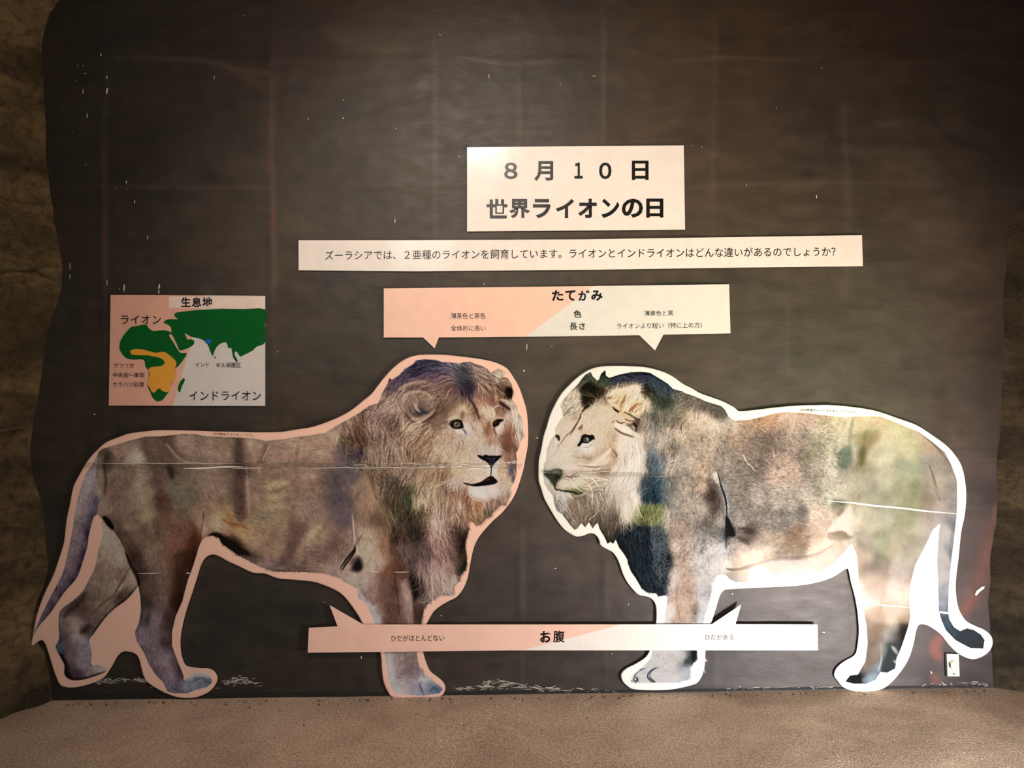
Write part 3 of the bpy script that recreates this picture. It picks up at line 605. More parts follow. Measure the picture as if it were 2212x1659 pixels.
def paint_right(step):
    c = Canvas(1156, 784, 2150, 1500, step, 23)
    c.img[:] = hexc('e6e3de')
    M = c.mask(R_BODY, .7)
    c.base("""1455,862,5a5852 1475,858,5e5a52 1500,868,7a7264 1520,876,605c56 1550,890,4c4a46 1560,898,5e5a54 1475,890,80745f 1490,905,9c8a76 1510,912,b8a48e 1540,918,bcaa96 1580,920,bcac9a 1570,908,a89c90 1620,915,a8866a 1610,930,a08468
    1660,905,b88c6c 1655,925,ac8060 1700,900,bc9a88 1710,920,ae8a74 1750,905,b49484 1790,905,b8988a 1798,930,a88c7e 1812,910,d4bca8 1840,925,d4bca8 1870,915,c8a898 1905,910,cca898 1925,915,b8a088
    1430,900,6c685e 1440,940,7c7068 1470,940,9c8c7c 1450,975,6a625a 1480,990,94867a 1505,950,9c8874 1520,975,94826e 1560,955,8c7a68 1548,930,a8947c 1590,950,98785c 1600,975,7c6a5c 1640,945,705e50 1660,960,5e5046
    1680,945,7c6a5c 1720,950,88786c 1750,960,867468 1790,955,8e7c72 1775,985,80726a 1740,985,6c6058
    1500,1030,7c7060 1515,1020,a88c74 1522,1050,b0886c 1545,1040,6e665e 1560,1000,84786c 1600,1010,74685e 1640,1010,6a5e54 1680,1000,8a7664 1700,1015,a88874 1690,1030,ac8876 1720,1030,a08878 1740,1010,7c6e64 1760,1040,7c706c 1790,1040,a49a8c
    1800,1000,a89e90 1480,1060,8c7e6e 1500,1080,9a8874 1535,1072,443630 1545,1100,5c4c44 1515,1100,94877a 1560,1060,787270 1565,1100,747474 1600,1070,746a60 1600,1110,80786e 1640,1070,94847a 1680,1080,9a8a7e 1710,1070,8c8078 1750,1070,8c8482
    1760,1020,988078 1790,1090,9c9a88 1800,1070,a8a89a
    1480,1130,8e7c6c 1465,1150,987c68 1530,1130,64594f 1545,1150,6c6864 1560,1130,888480 1572,1150,18222c 1600,1130,807a74 1620,1120,7c7268 1650,1110,7c7268 1680,1125,80766e 1705,1115,8a8682 1735,1108,60605e 1765,1115,9c8c80 1780,1130,80706a
    1700,1130,6a6664 1600,1150,706862 1620,1148,4c403a 1650,1155,a08e7c 1680,1165,94806c 1715,1155,7c5e48 1725,1145,846650 1745,1150,94806c 1760,1160,746056 1790,1160,b0a8a2 1770,1170,8a8078
    1600,1180,a89e96 1640,1180,a4968a 1610,1165,5a4c44 1660,1190,b0a498 1700,1185,82705c 1735,1180,7c6a58 1770,1180,a09484 1800,1170,98907e 1820,1160,80806e 1800,1190,c4c0c4 1830,1170,c8c8d0
    1590,1215,807870 1620,1205,a89e98 1650,1208,7e7670 1680,1200,7a7068 1720,1200,8a7c6c 1760,1192,a89c94 1590,1230,8c8480 1600,1246,c0b8b4 1585,1245,b4a898 1640,1236,d0c8cc 1680,1225,e0d8dc 1680,1245,dcd4e0 1720,1225,ece4e8 1750,1210,e8e0ea 1740,1240,dcd8e4
    1780,1205,dcd8de 1800,1200,e0dce6
    1480,1180,a48c7a 1455,1180,b09484 1520,1160,807c78 1510,1190,a09c98 1545,1172,94949c 1560,1195,c8c8d8 1562,1215,d8d8e6 1545,1200,c0bcc4 1550,1230,e4e0ea 1530,1230,d4ccd0 1500,1220,b8aca6 1470,1210,ac8c78 1490,1240,a48e82 1460,1240,c8b0a8 1520,1250,beb6b8
    1480,1265,a4887a 1450,1260,dccccc 1462,1300,b89888 1490,1290,bc9c8a 1520,1285,a8a4b0 1480,1320,bc9a8a 1500,1335,b0a49c 1500,1310,a89888 1524,1310,c8ccdc 1445,1320,ecdcdc 1458,1342,ac9084 1440,1340,f0e4e4 1515,1340,d0d4e4
    1440,1410,f0e4e4 1460,1425,f0dcd8 1502,1408,18242e 1502,1422,101c22 1492,1415,5a6670 1483,1432,5c6a6a 1486,1450,b4c4dc 1480,1466,c0d0e4 1475,1418,d0ccd0 1400,1455,f0ecf0 1430,1460,efe8ec 1460,1465,f4ecf0 1420,1440,f0e8e8 1380,1462,ecebee
    1400,815,2a2e48 1425,828,303c50 1440,845,34465a 1380,810,2c2c48 1350,815,2c2e3a 1325,822,2c332c 1303,810,263a36 1272,812,484e4e 1262,820,40463e 1276,842,1c1e14 1292,852,4c4638 1300,870,3c3022 1270,868,1a1a12 1310,850,5a5444 1285,825,3a3e30
    1340,832,5c5a4c 1370,826,4c4a44 1390,825,48505a 1395,842,16120e 1390,855,1e1a14 1422,858,2a302a 1440,868,30382e 1425,880,46503e 1448,885,4c5040 1415,900,3c4038 1460,880,6e6c60 1445,905,5c5c50
    1335,862,ac9078 1345,855,c4a88a 1365,852,e0c8a6 1378,870,dcc09c 1385,885,c49c70 1392,872,ecd4b4 1350,872,d4ac88 1342,885,a07850 1360,882,b4885c 1328,870,8c6c54 1322,858,9c7c64 1370,895,c8a078
    1238,858,d8c8b0 1232,875,c8b8a0 1248,880,d4c4b0 1224,890,bcb0a0 1250,895,a8988a 1240,900,a8927c 1225,905,b8a898 1262,858,3a3c2c 1258,885,a09884
    1290,872,a4988c 1305,885,c4b09c 1320,890,c0aa96 1275,895,a89482 1300,905,c0ac9a 1318,915,a8937e 1340,900,c09c84 1345,912,b49a84 1290,920,bca08c 1275,915,c8a894 1258,912,d4baa6 1245,925,c0a692 1238,945,c8b4a2 1222,925,bcac98 1222,945,b0a090 1218,960,bca896
    1270,932,b89a88 1310,935,98887a 1330,930,9c8a7a 1330,945,8c7c70 1300,950,b0a090
    1240,962,c0ae9c 1225,980,ccbaa8 1200,990,c8bab0 1186,1008,b8b0ae 1250,980,b0a294 1268,972,d4ced0 1285,966,b8aea8 1268,988,948a7c 1300,985,b09e8a 1290,972,a4927c 1315,965,a08c78 1328,985,84746a 1330,970,94826e 1320,1000,ccb8a2 1305,995,c4ae96
    1340,985,7c6c64 1342,1000,9c8474 1290,1010,c8b4a2 1250,1008,b8a494 1230,1015,d8b4a2 1210,1005,c4b4a8 1255,1022,c4ac9c 1278,1020,c0aa96 1300,1022,786c64 1318,1018,84786e 1290,1035,94867a 1225,1000,c0ae9e
    1350,945,ead6c4 1365,965,f0dccc 1385,985,ecd8c8 1372,1000,f0d8c4 1350,1015,e8d0bc 1340,970,d8bfa8 1370,1040,ded2c8 1330,1040,ccc0b8 1382,1020,e0d0c0 1340,1065,ccbfb6 1372,1075,dcccbe 1352,1095,c8b8a8 1362,1112,b4a496 1322,1080,a89c90 1310,1050,b0a49a
    1375,925,3c3430 1385,920,6c5c4c 1392,945,d4bca8 1385,900,a48c74 1360,905,b09480 1352,925,e4ccb4 1335,920,c8ac94
    1205,1020,5a5a54 1190,1024,464c48 1205,1035,2c3026 1198,1040,2a3024 1180,1040,ccc8c0 1188,1052,bab2a6 1196,1062,a89e92 1215,1044,b8ac94 1240,1048,c4b49a 1270,1050,9c8f76 1225,1055,a09478 1250,1062,4a5234 1235,1060,5a5a40 1262,1062,8c7c64 1290,1055,8c8074
    1205,1075,a8a29a 1222,1072,b0acaa 1212,1095,827e7c 1235,1085,6c5e4e 1260,1085,64584a 1250,1072,5c5446 1240,1110,786c5e 1270,1110,706657 1290,1090,94887a 1285,1068,94887c 1290,1120,44403a 1310,1108,64594d 1320,1125,443a32 1310,1145,38342e 1225,1120,6a6660 1260,1130,5a5248
    1400,1000,7a756c 1398,965,8c8278 1410,930,585a54 1405,900,4c5048 1412,1025,44566c 1402,1045,3c4a52 1418,1055,203450 1398,1070,1a2632 1418,1080,16283a 1440,1050,505a58 1425,1010,4c5664 1440,1080,50565a 1405,1105,5c6030 1385,1115,48502c 1425,1105,5c6234 1410,1120,545c30
    1385,1140,161e22 1400,1165,101a26 1352,1150,14181a 1372,1190,141e24 1400,1210,121c22 1430,1160,4c585e 1425,1190,48545e 1436,1210,1a222a 1442,1225,0c1016 1390,1250,26323a 1420,1270,34404c 1370,1230,18242a 1440,1255,1a2028 1340,1170,20241f 1400,1275,3c424e
    1455,1140,8c786a 1450,1110,848078 1460,1080,8a8278 1470,1000,98887c 1450,1020,807468
    1850,945,a08070 1865,960,98806e 1842,970,8c8884 1832,985,6c7074 1820,960,b0a89c 1818,1000,7c7876 1862,1000,8c7a70 1880,985,b8a29a 1905,950,d0bcac 1910,990,ccc4b4 1940,925,c4b49c 1975,945,bcae94 1960,980,ccbca6 2005,965,b8a88e 2000,995,a8a8a0 1960,1010,b8b4ac
    1945,1050,a49c8c 1980,1050,94907c 2035,1010,a0a094 2028,1045,c4bca8 2050,1050,a8a6a0 1880,1050,a49a98 1850,1050,a49a90 1910,1050,b4b0a4 1900,1085,a49c94 1960,1085,a49c88 2000,1080,a09884 2040,1090,c8bcb8 2055,1090,a0a4a4 1990,1020,a8a898
    1838,1100,a89888 1822,1112,4c4a48 1840,1130,e8c8b8 1820,1135,e8d0c4 1810,1142,e0d4cc 1805,1155,625e50 1825,1152,6e6c5c 1860,1110,ccc4b4 1880,1140,c8beb0 1910,1110,b8b4ac 1865,1165,a8a09c 1862,1190,7c706c 1880,1195,80807e 1895,1175,a8a898 1930,1190,a89c92
    1955,1160,b8aca4 1985,1140,c8bab4 1960,1125,a8a48c 1940,1230,a8a4ac 1925,1215,a89c94 1890,1225,7c7c80 1862,1240,9a908c 1905,1245,90949c 1870,1275,b4b4bc 1890,1270,8c929c 1905,1280,b4bac4 1940,1275,b4b4bc 1872,1295,c8d0e0 1950,1250,a8a4ac
    1892,1330,806e60 1882,1345,b4a090 1905,1310,ac9c8c 1900,1355,a48468 1885,1390,a48e7c 1912,1345,b4a49c 1912,1375,c4c8d0 1935,1320,aca098 1925,1355,b8ac9e 1952,1345,443c34 1942,1375,403c38 1925,1395,2c302e 1920,1430,242c2c 1912,1420,6c7c7c 1878,1435,7c7878 1868,1435,b89c88
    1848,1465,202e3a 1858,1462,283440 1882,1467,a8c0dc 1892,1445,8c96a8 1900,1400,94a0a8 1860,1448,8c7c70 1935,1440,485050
    2040,1150,e4e0dc 2058,1130,8c98a4 2035,1200,e4e0e4 2052,1190,a8b0bc 2032,1250,e4e4f0 2045,1275,b4c0d8 2035,1300,a8b4cc 2040,1318,8c9cbc 2040,1340,5c7090 2058,1362,40505e 2080,1378,2c3a42 2110,1380,26343e 2122,1392,20304a 2062,1376,3c4c58""", M, eps=70)  # navy and olive mane points hold reflections, put in as ink
    c.lines("""0e1822 3 .95 2 : 1551,1022 1556,1044 1564,1066 1569,1090 1570,1115
    101a22 10 .9 5 : 1570,1118 1574,1140 1582,1158
    10161c 5 .7 5 : 1570,1120 1569,1155 1568,1185
    c8c4c8 3 .6 3 : 1547,1018 1552,1040 1558,1056
    8c9aa8 3 .4 3 : 1566,1050 1572,1080 1574,1110
    3a2c24 8 .6 5 : 1594,1162 1606,1168 1618,1176
    3a2c26 5 .55 4 : 1594,1142 1612,1142 1628,1146
    584840 5 .55 5 : 1740,1162 1755,1156 1766,1140
    36322e 4 .6 4 : 1568,1228 1590,1230 1620,1220 1650,1212
    4c4642 5 .55 6 : 1640,1216 1680,1206 1720,1206 1760,1196
    5c5a5c 9 .5 8 : 1710,1108 1735,1102 1760,1098
    8c8480 5 .4 6 : 1548,900 1545,930 1540,960
    6a5a4c 7 .35 8 : 1575,915 1572,950 1562,980 1558,1010
    c8b8a8 2.5 .8 2 : 1606,984 1614,1000 1624,1008 1630,1018
    d0c4b8 2 .7 2 : 1671,975 1673,990
    a89890 10 .35 10 : 1660,1040 1640,1080 1620,1110
    5c5048 10 .35 12 : 1722,980 1735,1000 1742,1030
    746a64 12 .4 12 : 1750,1000 1764,1050 1766,1100
    403028 14 .35 12 : 1530,1040 1540,1070 1545,1100 1540,1130
    6c6864 8 .4 8 : 1522,1150 1520,1180 1510,1200
    34424c 8 .45 7 : 1842,905 1836,940 1838,980
    5a483c 10 .45 10 : 1872,930 1866,960 1862,1000
    4c4c44 6 .55 6 : 1800,1152 1812,1146 1826,1148 1838,1158
    2c3436 6 .5 6 : 1868,1190 1872,1210 1866,1230
    7c7468 5 .4 6 : 2008,1005 2016,1030 2022,1060 2030,1080
    84806c 3 .5 4 : 2000,945 2030,975 2050,1010
    8c847c 3 .4 4 : 1985,935 2025,970 2045,1005
    5a5450 4 .4 4 : 1898,1340 1904,1300 1906,1280
    dce8f4 4 .6 3 : 1902,1390 1904,1420 1898,1450
    3c4660 3 .6 2.5 : 1370,1468 1372,1458 1380,1450 1390,1446
    2c3450 3 .7 2.5 : 1404,1470 1404,1456 1412,1446 1424,1442
    2c3450 4 .7 3 : 1404,1462 1410,1470 1416,1474
    3c4468 4 .7 3 : 1374,1462 1376,1470
    d4acac 8 .3 8 : 1430,1430 1440,1424 1446,1440
    c8b4c0 3 .4 3 : 1440,1446 1452,1450 1456,1462
    c4bcd0 4 .4 4 : 1466,1450 1472,1462 1478,1466
    c0b4c4 6 .4 6 : 1580,1254 1620,1250 1660,1246 1720,1250
    b0aac4 5 .5 5 : 1760,1238 1790,1222 1812,1200 1830,1182""")
    c.blobs("""1618 1150 12 4 10 3c2c26 .5
    1722 1150 18 12 0 7c5e48 .5
    1700 1030 26 18 0 b08c78 .4
    1660 950 16 12 0 54483e .5
    1790 1112 20 8 0 9c8c80 .3
    1684 1232 2 1.6 0 3c3438 .7
    1502 1325 3 3 0 5a4c4c .7
    1484 1210 16 26 0 a88470 .3
    1838 978 9 18 5 5a6064 .5
    1820 1110 14 7 0 403e40 .6
    1845 1130 20 16 0 eccfc0 .6
    1815 1138 10 4 -30 ecdad0 .5
    1560 1228 8 14 0 e8e8f4 .6
    1554 1182 6 8 0 b8bcc8 .5
    1900 1322 10 14 0 6c5a4c .5
    1955 1350 6 20 15 302822 .6
    2110 1384 16 12 10 24323a .7
    2085 1378 18 12 10 2a3840 .6
    1504 1414 6 14 0 101a20 .8
    1485 1432 8 9 10 3c4a48 .6
    1722 1215 40 12 0 ece6ec .4""")
    return c

def detail_right(c):
    st = c.k; plain = hexc('e6e3de')
    ang = c.angles("""1480 880 150 1520 900 100 1560 920 70 1620 920 25 1700 920 20 1800 930 20 1900 930 25 1980 960 45 2040 1020 75 2060 1100 90 1600 1000 20 1700 1000 15 1780 1000 30 1500 960 110 1500 1040 100 1540 1080 100 1600 1080 20
    1700 1080 10 1780 1080 20 1480 1120 95 1540 1140 95 1620 1140 30 1700 1140 -20 1650 1190 -25 1600 1200 -30 1700 1180 -20 1780 1180 -20 1650 1235 0 1750 1225 -15 1480 1200 92 1540 1210 95 1490 1300 92 1450 1430 110 1420 1460 10
    1900 1000 80 1850 1000 90 1880 1100 90 1900 1200 90 1900 1300 92 1890 1400 95 1930 1350 100 2040 1200 90 2040 1300 85 2080 1380 20 1980 1040 80 1960 1120 100
    1280 830 110 1300 850 120 1330 830 -10 1370 820 -5 1400 830 30 1430 850 50 1340 870 120 1360 865 118 1385 875 115 1400 900 100 1420 900 110 1440 930 110 1240 870 130 1230 890 120 1290 880 -60 1310 890 -50 1300 910 -60 1270 920 120 1240 930 130
    1220 970 135 1190 1000 130 1260 980 20 1300 980 150 1310 1000 150 1330 960 90 1350 920 30 1370 960 95 1380 1000 92 1350 990 110 1340 1020 115 1360 1040 90 1330 1060 95 1370 1080 95 1350 1110 95 1290 1010 150 1250 1010 10 1230 1030 10
    1250 1045 10 1280 1045 15 1200 1070 80 1220 1090 75 1250 1100 95 1280 1100 90 1300 1130 80 1320 1150 90 1400 960 90 1410 1010 95 1430 980 100 1460 950 105 1450 1050 95 1420 1080 90 1400 1150 80 1430 1160 95 1420 1200 95 1380 1200 70 1400 1260 60""")
    body = c.lic(ang, 2, .35, .5); maneL = c.lic(ang, 9, .4, .3)
    nz = c.r.standard_normal((c.h, c.w)); blot = gblur(nz, 8/st); blot /= blot.std(); mid = gblur(c.r.standard_normal((c.h, c.w)), 2.6/st); mid /= mid.std()
    grit = gblur(c.r.standard_normal((c.h, c.w)), .8); grit /= grit.std()
    MANE = nums("""1216,862 1256,817 1276,801 1309,797 1361,802 1404,803 1454,838 1510,860 1570,895 1500,905 1470,960 1460,1040 1450,1120 1450,1290 1400,1284 1355,1215 1325,1178 1290,1135 1240,1147 1200,1105 1194,1070
    1240,1075 1280,1060 1310,1030 1335,1000 1345,960 1380,950 1395,910 1340,895 1330,875 1300,868 1270,890 1240,900 1212,890""")
    FACE = nums("""1174,1020 1181,972 1199,926 1212,905 1240,905 1260,890 1300,868 1330,880 1395,915 1345,945 1335,1000 1310,1040 1270,1060 1210,1065 1180,1050""")
    mall = c.mask(R_BODY, .3); mm = gblur(c.mask(MANE), 5/st); mf = gblur(c.mask(FACE), 5/st)
    rough = gblur(c.mask(nums("1500,930 1600,910 1800,910 1830,960 1790,1150 1600,1160 1560,1240 1450,1240 1460,1000")), 14/st)
    tex = body*(1-mm)+maneL*mm
    amp = .04+.10*mm*(1-mf)+.03*rough*(1-mm)
    soft = gblur(c.mask(nums("1830,890 2080,960 2080,1110 2150,1400 1800,1500 1850,1200")), 20/st)
    c.img *= 1+(mall*((amp*(1-.7*soft))*tex+.035*blot*(1-mf)+(.03+.01*rough)*mid*(1-mf)*(1-.6*soft)+.035*rough*grit*(1-mm)))[..., None]
    c.hair(nums("1500,910 1640,905 1830,905 1800,1150 1760,1190 1600,1200 1580,1060 1530,1150 1460,1200 1460,1040"), 12000, 6, ang, 1.1, .4, jit=.6, var=.17, curl=.5, light=.02)
    c.hair(nums("1580,1170 1700,1160 1820,1160 1760,1200 1600,1220"), 1500, 12, ang, 1.1, .5, jit=.25, var=.16, light=.1)
    c.hair(nums("1450,1130 1570,1130 1560,1240 1520,1345 1450,1345"), 3500, 5, ang, 1.1, .4, jit=.5, var=.14)
    c.hair(nums("1856,900 2060,960 2060,1100 1980,1200 1960,1400 1880,1460 1860,1250 1850,1000"), 3000, 6, ang, 1.0, .3, jit=.4, var=.08)
    c.hair(nums("1395,900 1440,860 1560,880 1600,920 1480,930 1470,1000 1450,1100 1410,1050 1398,960"), 3200, 15, ang, 1.2, .6, jit=.45, var=.24, light=.12, curl=.35)
    c.hair(nums("1405,930 1450,930 1450,1090 1420,1060 1408,1000"), 700, 16, ang, 1.2, .6, jit=.3, var=.2, light=.45, curl=.25)
    c.hair(nums("1255,830 1310,815 1390,820 1440,850 1400,900 1330,850 1300,880 1260,890"), 1400, 11, ang, 1.2, .6, jit=.5, var=.3, light=.25, curl=.35)
    DARK = nums("1330,1130 1400,1090 1448,1110 1445,1290 1400,1282 1360,1220 1330,1170")
    c.hair(DARK, 900, 16, ang, 1.2, .5, jit=.4, var=.3, light=.5, curl=.3)
    P = nums("1418,1100 1442,1110 1440,1210 1424,1270 1410,1230 1405,1150"); c.hair(P, 420, 16, c.angles("1420 1100 100 1420 1250 105"), 1.2, .7, jit=.35, var=.2, light=.3, tint='a4acb0')
    c.hair(nums("1335,940 1395,945 1392,1060 1370,1120 1310,1130 1300,1080 1320,1040 1345,1000"), 2400, 26, ang, 1.4, .6, jit=.13, var=.13, light=.04, curl=.1)
    c.hair(nums("1320,1080 1375,1075 1375,1110 1345,1120 1310,1110"), 420, 34, c.angles("1340 1090 92 1370 1100 82"), 1.4, .75, jit=.2, var=.1, light=.1, curl=.12)
    c.hair(nums("1200,1060 1290,1080 1320,1120 1320,1160 1250,1140 1200,1100"), 1100, 14, ang, 1.3, .55, jit=.3, var=.24, light=.05, curl=.25)
    c.hair(nums("1322,850 1395,835 1395,890 1340,890"), 700, 24, ang, 1.7, .6, jit=.12, var=.14, light=.05, curl=.1)
    c.hair(nums("1215,860 1250,835 1262,880 1250,900 1215,900"), 350, 9, ang, 1.2, .6, jit=.4, var=.2, light=-.05)
    c.hair(FACE, 4200, 6, ang, 1.0, .35, jit=.35, var=.13)
    c.img = c.img*mall[..., None]+plain*(1-mall[..., None])
    c.lines("""9c6c44 5 .5 4 : 1340,888 1346,874 1350,862
    8c6040 5 .55 4 : 1362,894 1370,880 1376,872
    8c6840 4 .4 4 : 1330,880 1334,866 1340,856
    201a14 3 .8 2 : 1326,884 1332,888 1336,892
    0e0e0a 5 .6 4 : 1258,890 1264,882 1272,876
    2c241c 3 .8 2.5 : 1254,893 1252,905 1240,925 1232,940
    a08874 6 .5 5 : 1245,915 1252,908 1262,910 1266,918
    3a2c28 3 .7 3 : 1250,928 1256,922 1258,916
    5c4a3c 5 .7 4 : 1328,924 1340,934 1354,940 1368,944
    2a2018 3 .7 2.5 : 1330,908 1340,914 1350,912
    6c6058 3 .45 3 : 1240,985 1252,990 1262,988
    8c7c70 3 .4 3 : 1250,995 1270,1000 1290,998
    38342c 3 .6 2 : 1222,1028 1230,1030 1244,1024
    38342c 2.5 .6 2 : 1232,1034 1240,1030 1250,1028""")
    c.poly("1247,962 1252,954 1256,944 1263,940 1272,942 1279,941 1284,947 1276,953 1268,958 1259,957 1252,964", '0e0f12', .95, .8)
    c.blobs("""1267 950 6.2 5.4 0 707468 1
    1265 950 3 3 0 2c3030 1
    1268 948 1.4 1.4 0 c8d0d8 .9
    1250 962 3 3 0 26346c .6
    1270 968 14 7 8 dcd8dc .7
    1254 972 6 4 30 b8b8c4 .5
    1201 955 4 9 10 dcd4c8 .6
    1206 930 5 10 20 cfc0ae .5""")
    c.lines("""0c0c0c 2.4 .9 1.6 : 1200,940 1206,943 1208,950
    141010 3 .9 2 : 1254,944 1262,939 1272,941 1281,941 1285,950
    a08c80 5 .5 4 : 1252,938 1262,933 1276,934
    544c48 2 .6 1.5 : 1260,966 1270,966 1280,960
    5c5450 1.5 .5 1.5 : 1268,974 1272,968
    8c7c74 4 .4 4 : 1208,962 1200,980 1184,990
    b8a494 3 .5 3 : 1211,912 1216,926 1214,944""")
    c.poly("1174,1018 1180,1018 1190,1017 1200,1014 1209,1013 1215,1016 1214,1026 1208,1034 1203,1042 1200,1052 1194,1046 1186,1036 1178,1028", '32362e', .93, 1.6)
    c.blobs("""1200 1019 12 4 -8 6e6c64 .7
    1183 1020 5 2.5 20 5c6470 .6
    1204 1030 7 6 0 22281c .7""")
    c.lines("""16180e 3 .85 2 : 1197,1046 1200,1056 1206,1060
    20240e 4 .8 3 : 1204,1056 1214,1060 1230,1062 1246,1064
    283020 4 .8 3 : 1240,1064 1250,1068 1262,1062
    ded8d4 4 .6 4 : 1206,1062 1204,1072 1206,1080
    e0dcd8 3 .6 3 : 1216,1062 1218,1072 1222,1080
    d8d4d0 3 .6 3 : 1226,1064 1232,1072 1238,1078
    b0aaa4 5 .5 4 : 1240,1072 1254,1070 1266,1064""")
    c.lines("""f6eee2 1.5 .9 1 : 1262,1022 1285,1020 1316,1018
    f6eee2 1.5 .9 1 : 1256,1034 1280,1032 1300,1034 1320,1040
    f6eee2 1.5 .9 1 : 1250,1036 1265,1042 1276,1054 1280,1070 1278,1090
    f0e8dc 1.3 .8 1 : 1236,1044 1246,1054 1262,1064
    f0e8dc 1.3 .8 1 : 1262,1050 1280,1052 1298,1046
    f0e8dc 1.3 .8 1 : 1262,1030 1278,1034 1290,1048
    f0e8dc 1.3 .8 1 : 1270,1050 1284,1040 1304,1036
    f0e8dc 1.2 .7 1 : 1276,1030 1286,1040 1296,1054
    f0e8dc 1.2 .7 1 : 1254,1052 1266,1056 1284,1054
    e8e0d4 1.2 .7 1 : 1288,1030 1298,1040
    e0d8cc 1.2 .6 1 : 1295,1100 1286,1112 1276,1120 1272,1126""")
    c.lines("\n".join("30281f 1.8 .75 1.2 : %d,%d %d,%d" % (x, y, x+2, y+1) for x, y in ((1222,1028),(1228,1031),(1234,1028),(1239,1025),(1233,1034),(1243,1030),(1246,1020),(1226,1036),(1250,1027),(1220,1034),(1238,1037))))
    g = c.img.mean(-1, keepdims=True); c.img = np.where(mall[..., None] > .5, (g+(c.img-g)*(.72+.2*mf[..., None]))*(1-.14*soft[..., None]+.12*mf[..., None]), c.img)
    crispen(c, mall)
    # ink darkened toward the lower right to offset the strong light falling there
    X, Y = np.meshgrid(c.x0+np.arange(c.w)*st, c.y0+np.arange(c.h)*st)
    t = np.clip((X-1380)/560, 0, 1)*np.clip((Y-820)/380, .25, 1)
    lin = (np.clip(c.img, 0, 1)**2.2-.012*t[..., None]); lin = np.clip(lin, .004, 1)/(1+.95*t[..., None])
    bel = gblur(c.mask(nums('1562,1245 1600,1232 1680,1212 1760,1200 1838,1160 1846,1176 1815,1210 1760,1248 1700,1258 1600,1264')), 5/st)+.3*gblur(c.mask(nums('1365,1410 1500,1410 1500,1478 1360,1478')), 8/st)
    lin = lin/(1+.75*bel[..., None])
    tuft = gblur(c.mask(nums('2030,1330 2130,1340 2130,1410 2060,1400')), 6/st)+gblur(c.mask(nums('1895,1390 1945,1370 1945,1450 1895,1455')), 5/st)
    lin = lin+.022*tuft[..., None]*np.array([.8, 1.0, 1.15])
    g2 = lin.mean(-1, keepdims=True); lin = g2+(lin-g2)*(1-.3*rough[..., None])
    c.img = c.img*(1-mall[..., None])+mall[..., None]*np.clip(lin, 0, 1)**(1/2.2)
    # hem of beard and mane as printed on the white margin
    for e, N, a0, sp in ((R_BODY[118:148], 260, 80, 20),):
        k = c.r.integers(0, len(e)-1, N); t = c.r.random((N, 1)); p0 = e[k]*(1-t)+e[k+1]*t
        a = np.radians(c.r.normal(a0, sp, N)); L = c.r.uniform(2, 6, N)
        P = p0[:, None]+np.linspace(-.9, .7, 4)[None, :, None]*np.stack([np.cos(a), np.sin(a)], 1)[:, None]*L[:, None, None]
        uu = c.uv(p0).astype(int); c.strands(P, c.img[np.clip(uu[:, 1]-6, 0, c.h-1), np.clip(uu[:, 0]+4, 0, c.w-1)]*.9, 1.3, .6*np.ones(N))
    return c
def crops(c, ox, oy, k, txt):
    """tone shapes: colour alpha soft [L width] : outline"""
    for l in txt.strip().split('\n'):
        h, b = l.split(':'); h = h.split(); p = nums(b)/k+np.array([ox, oy]); col, a, so = h[0], float(h[1]), float(h[2])
        if len(h) > 3:
            c.lines("%s %s %s %s : %s" % (col, h[4], a, so, ' '.join('%.1f,%.1f' % tuple(v) for v in p)))
        else: c.over(a*c.mask(catmull(p, 4), so), hexc(col))
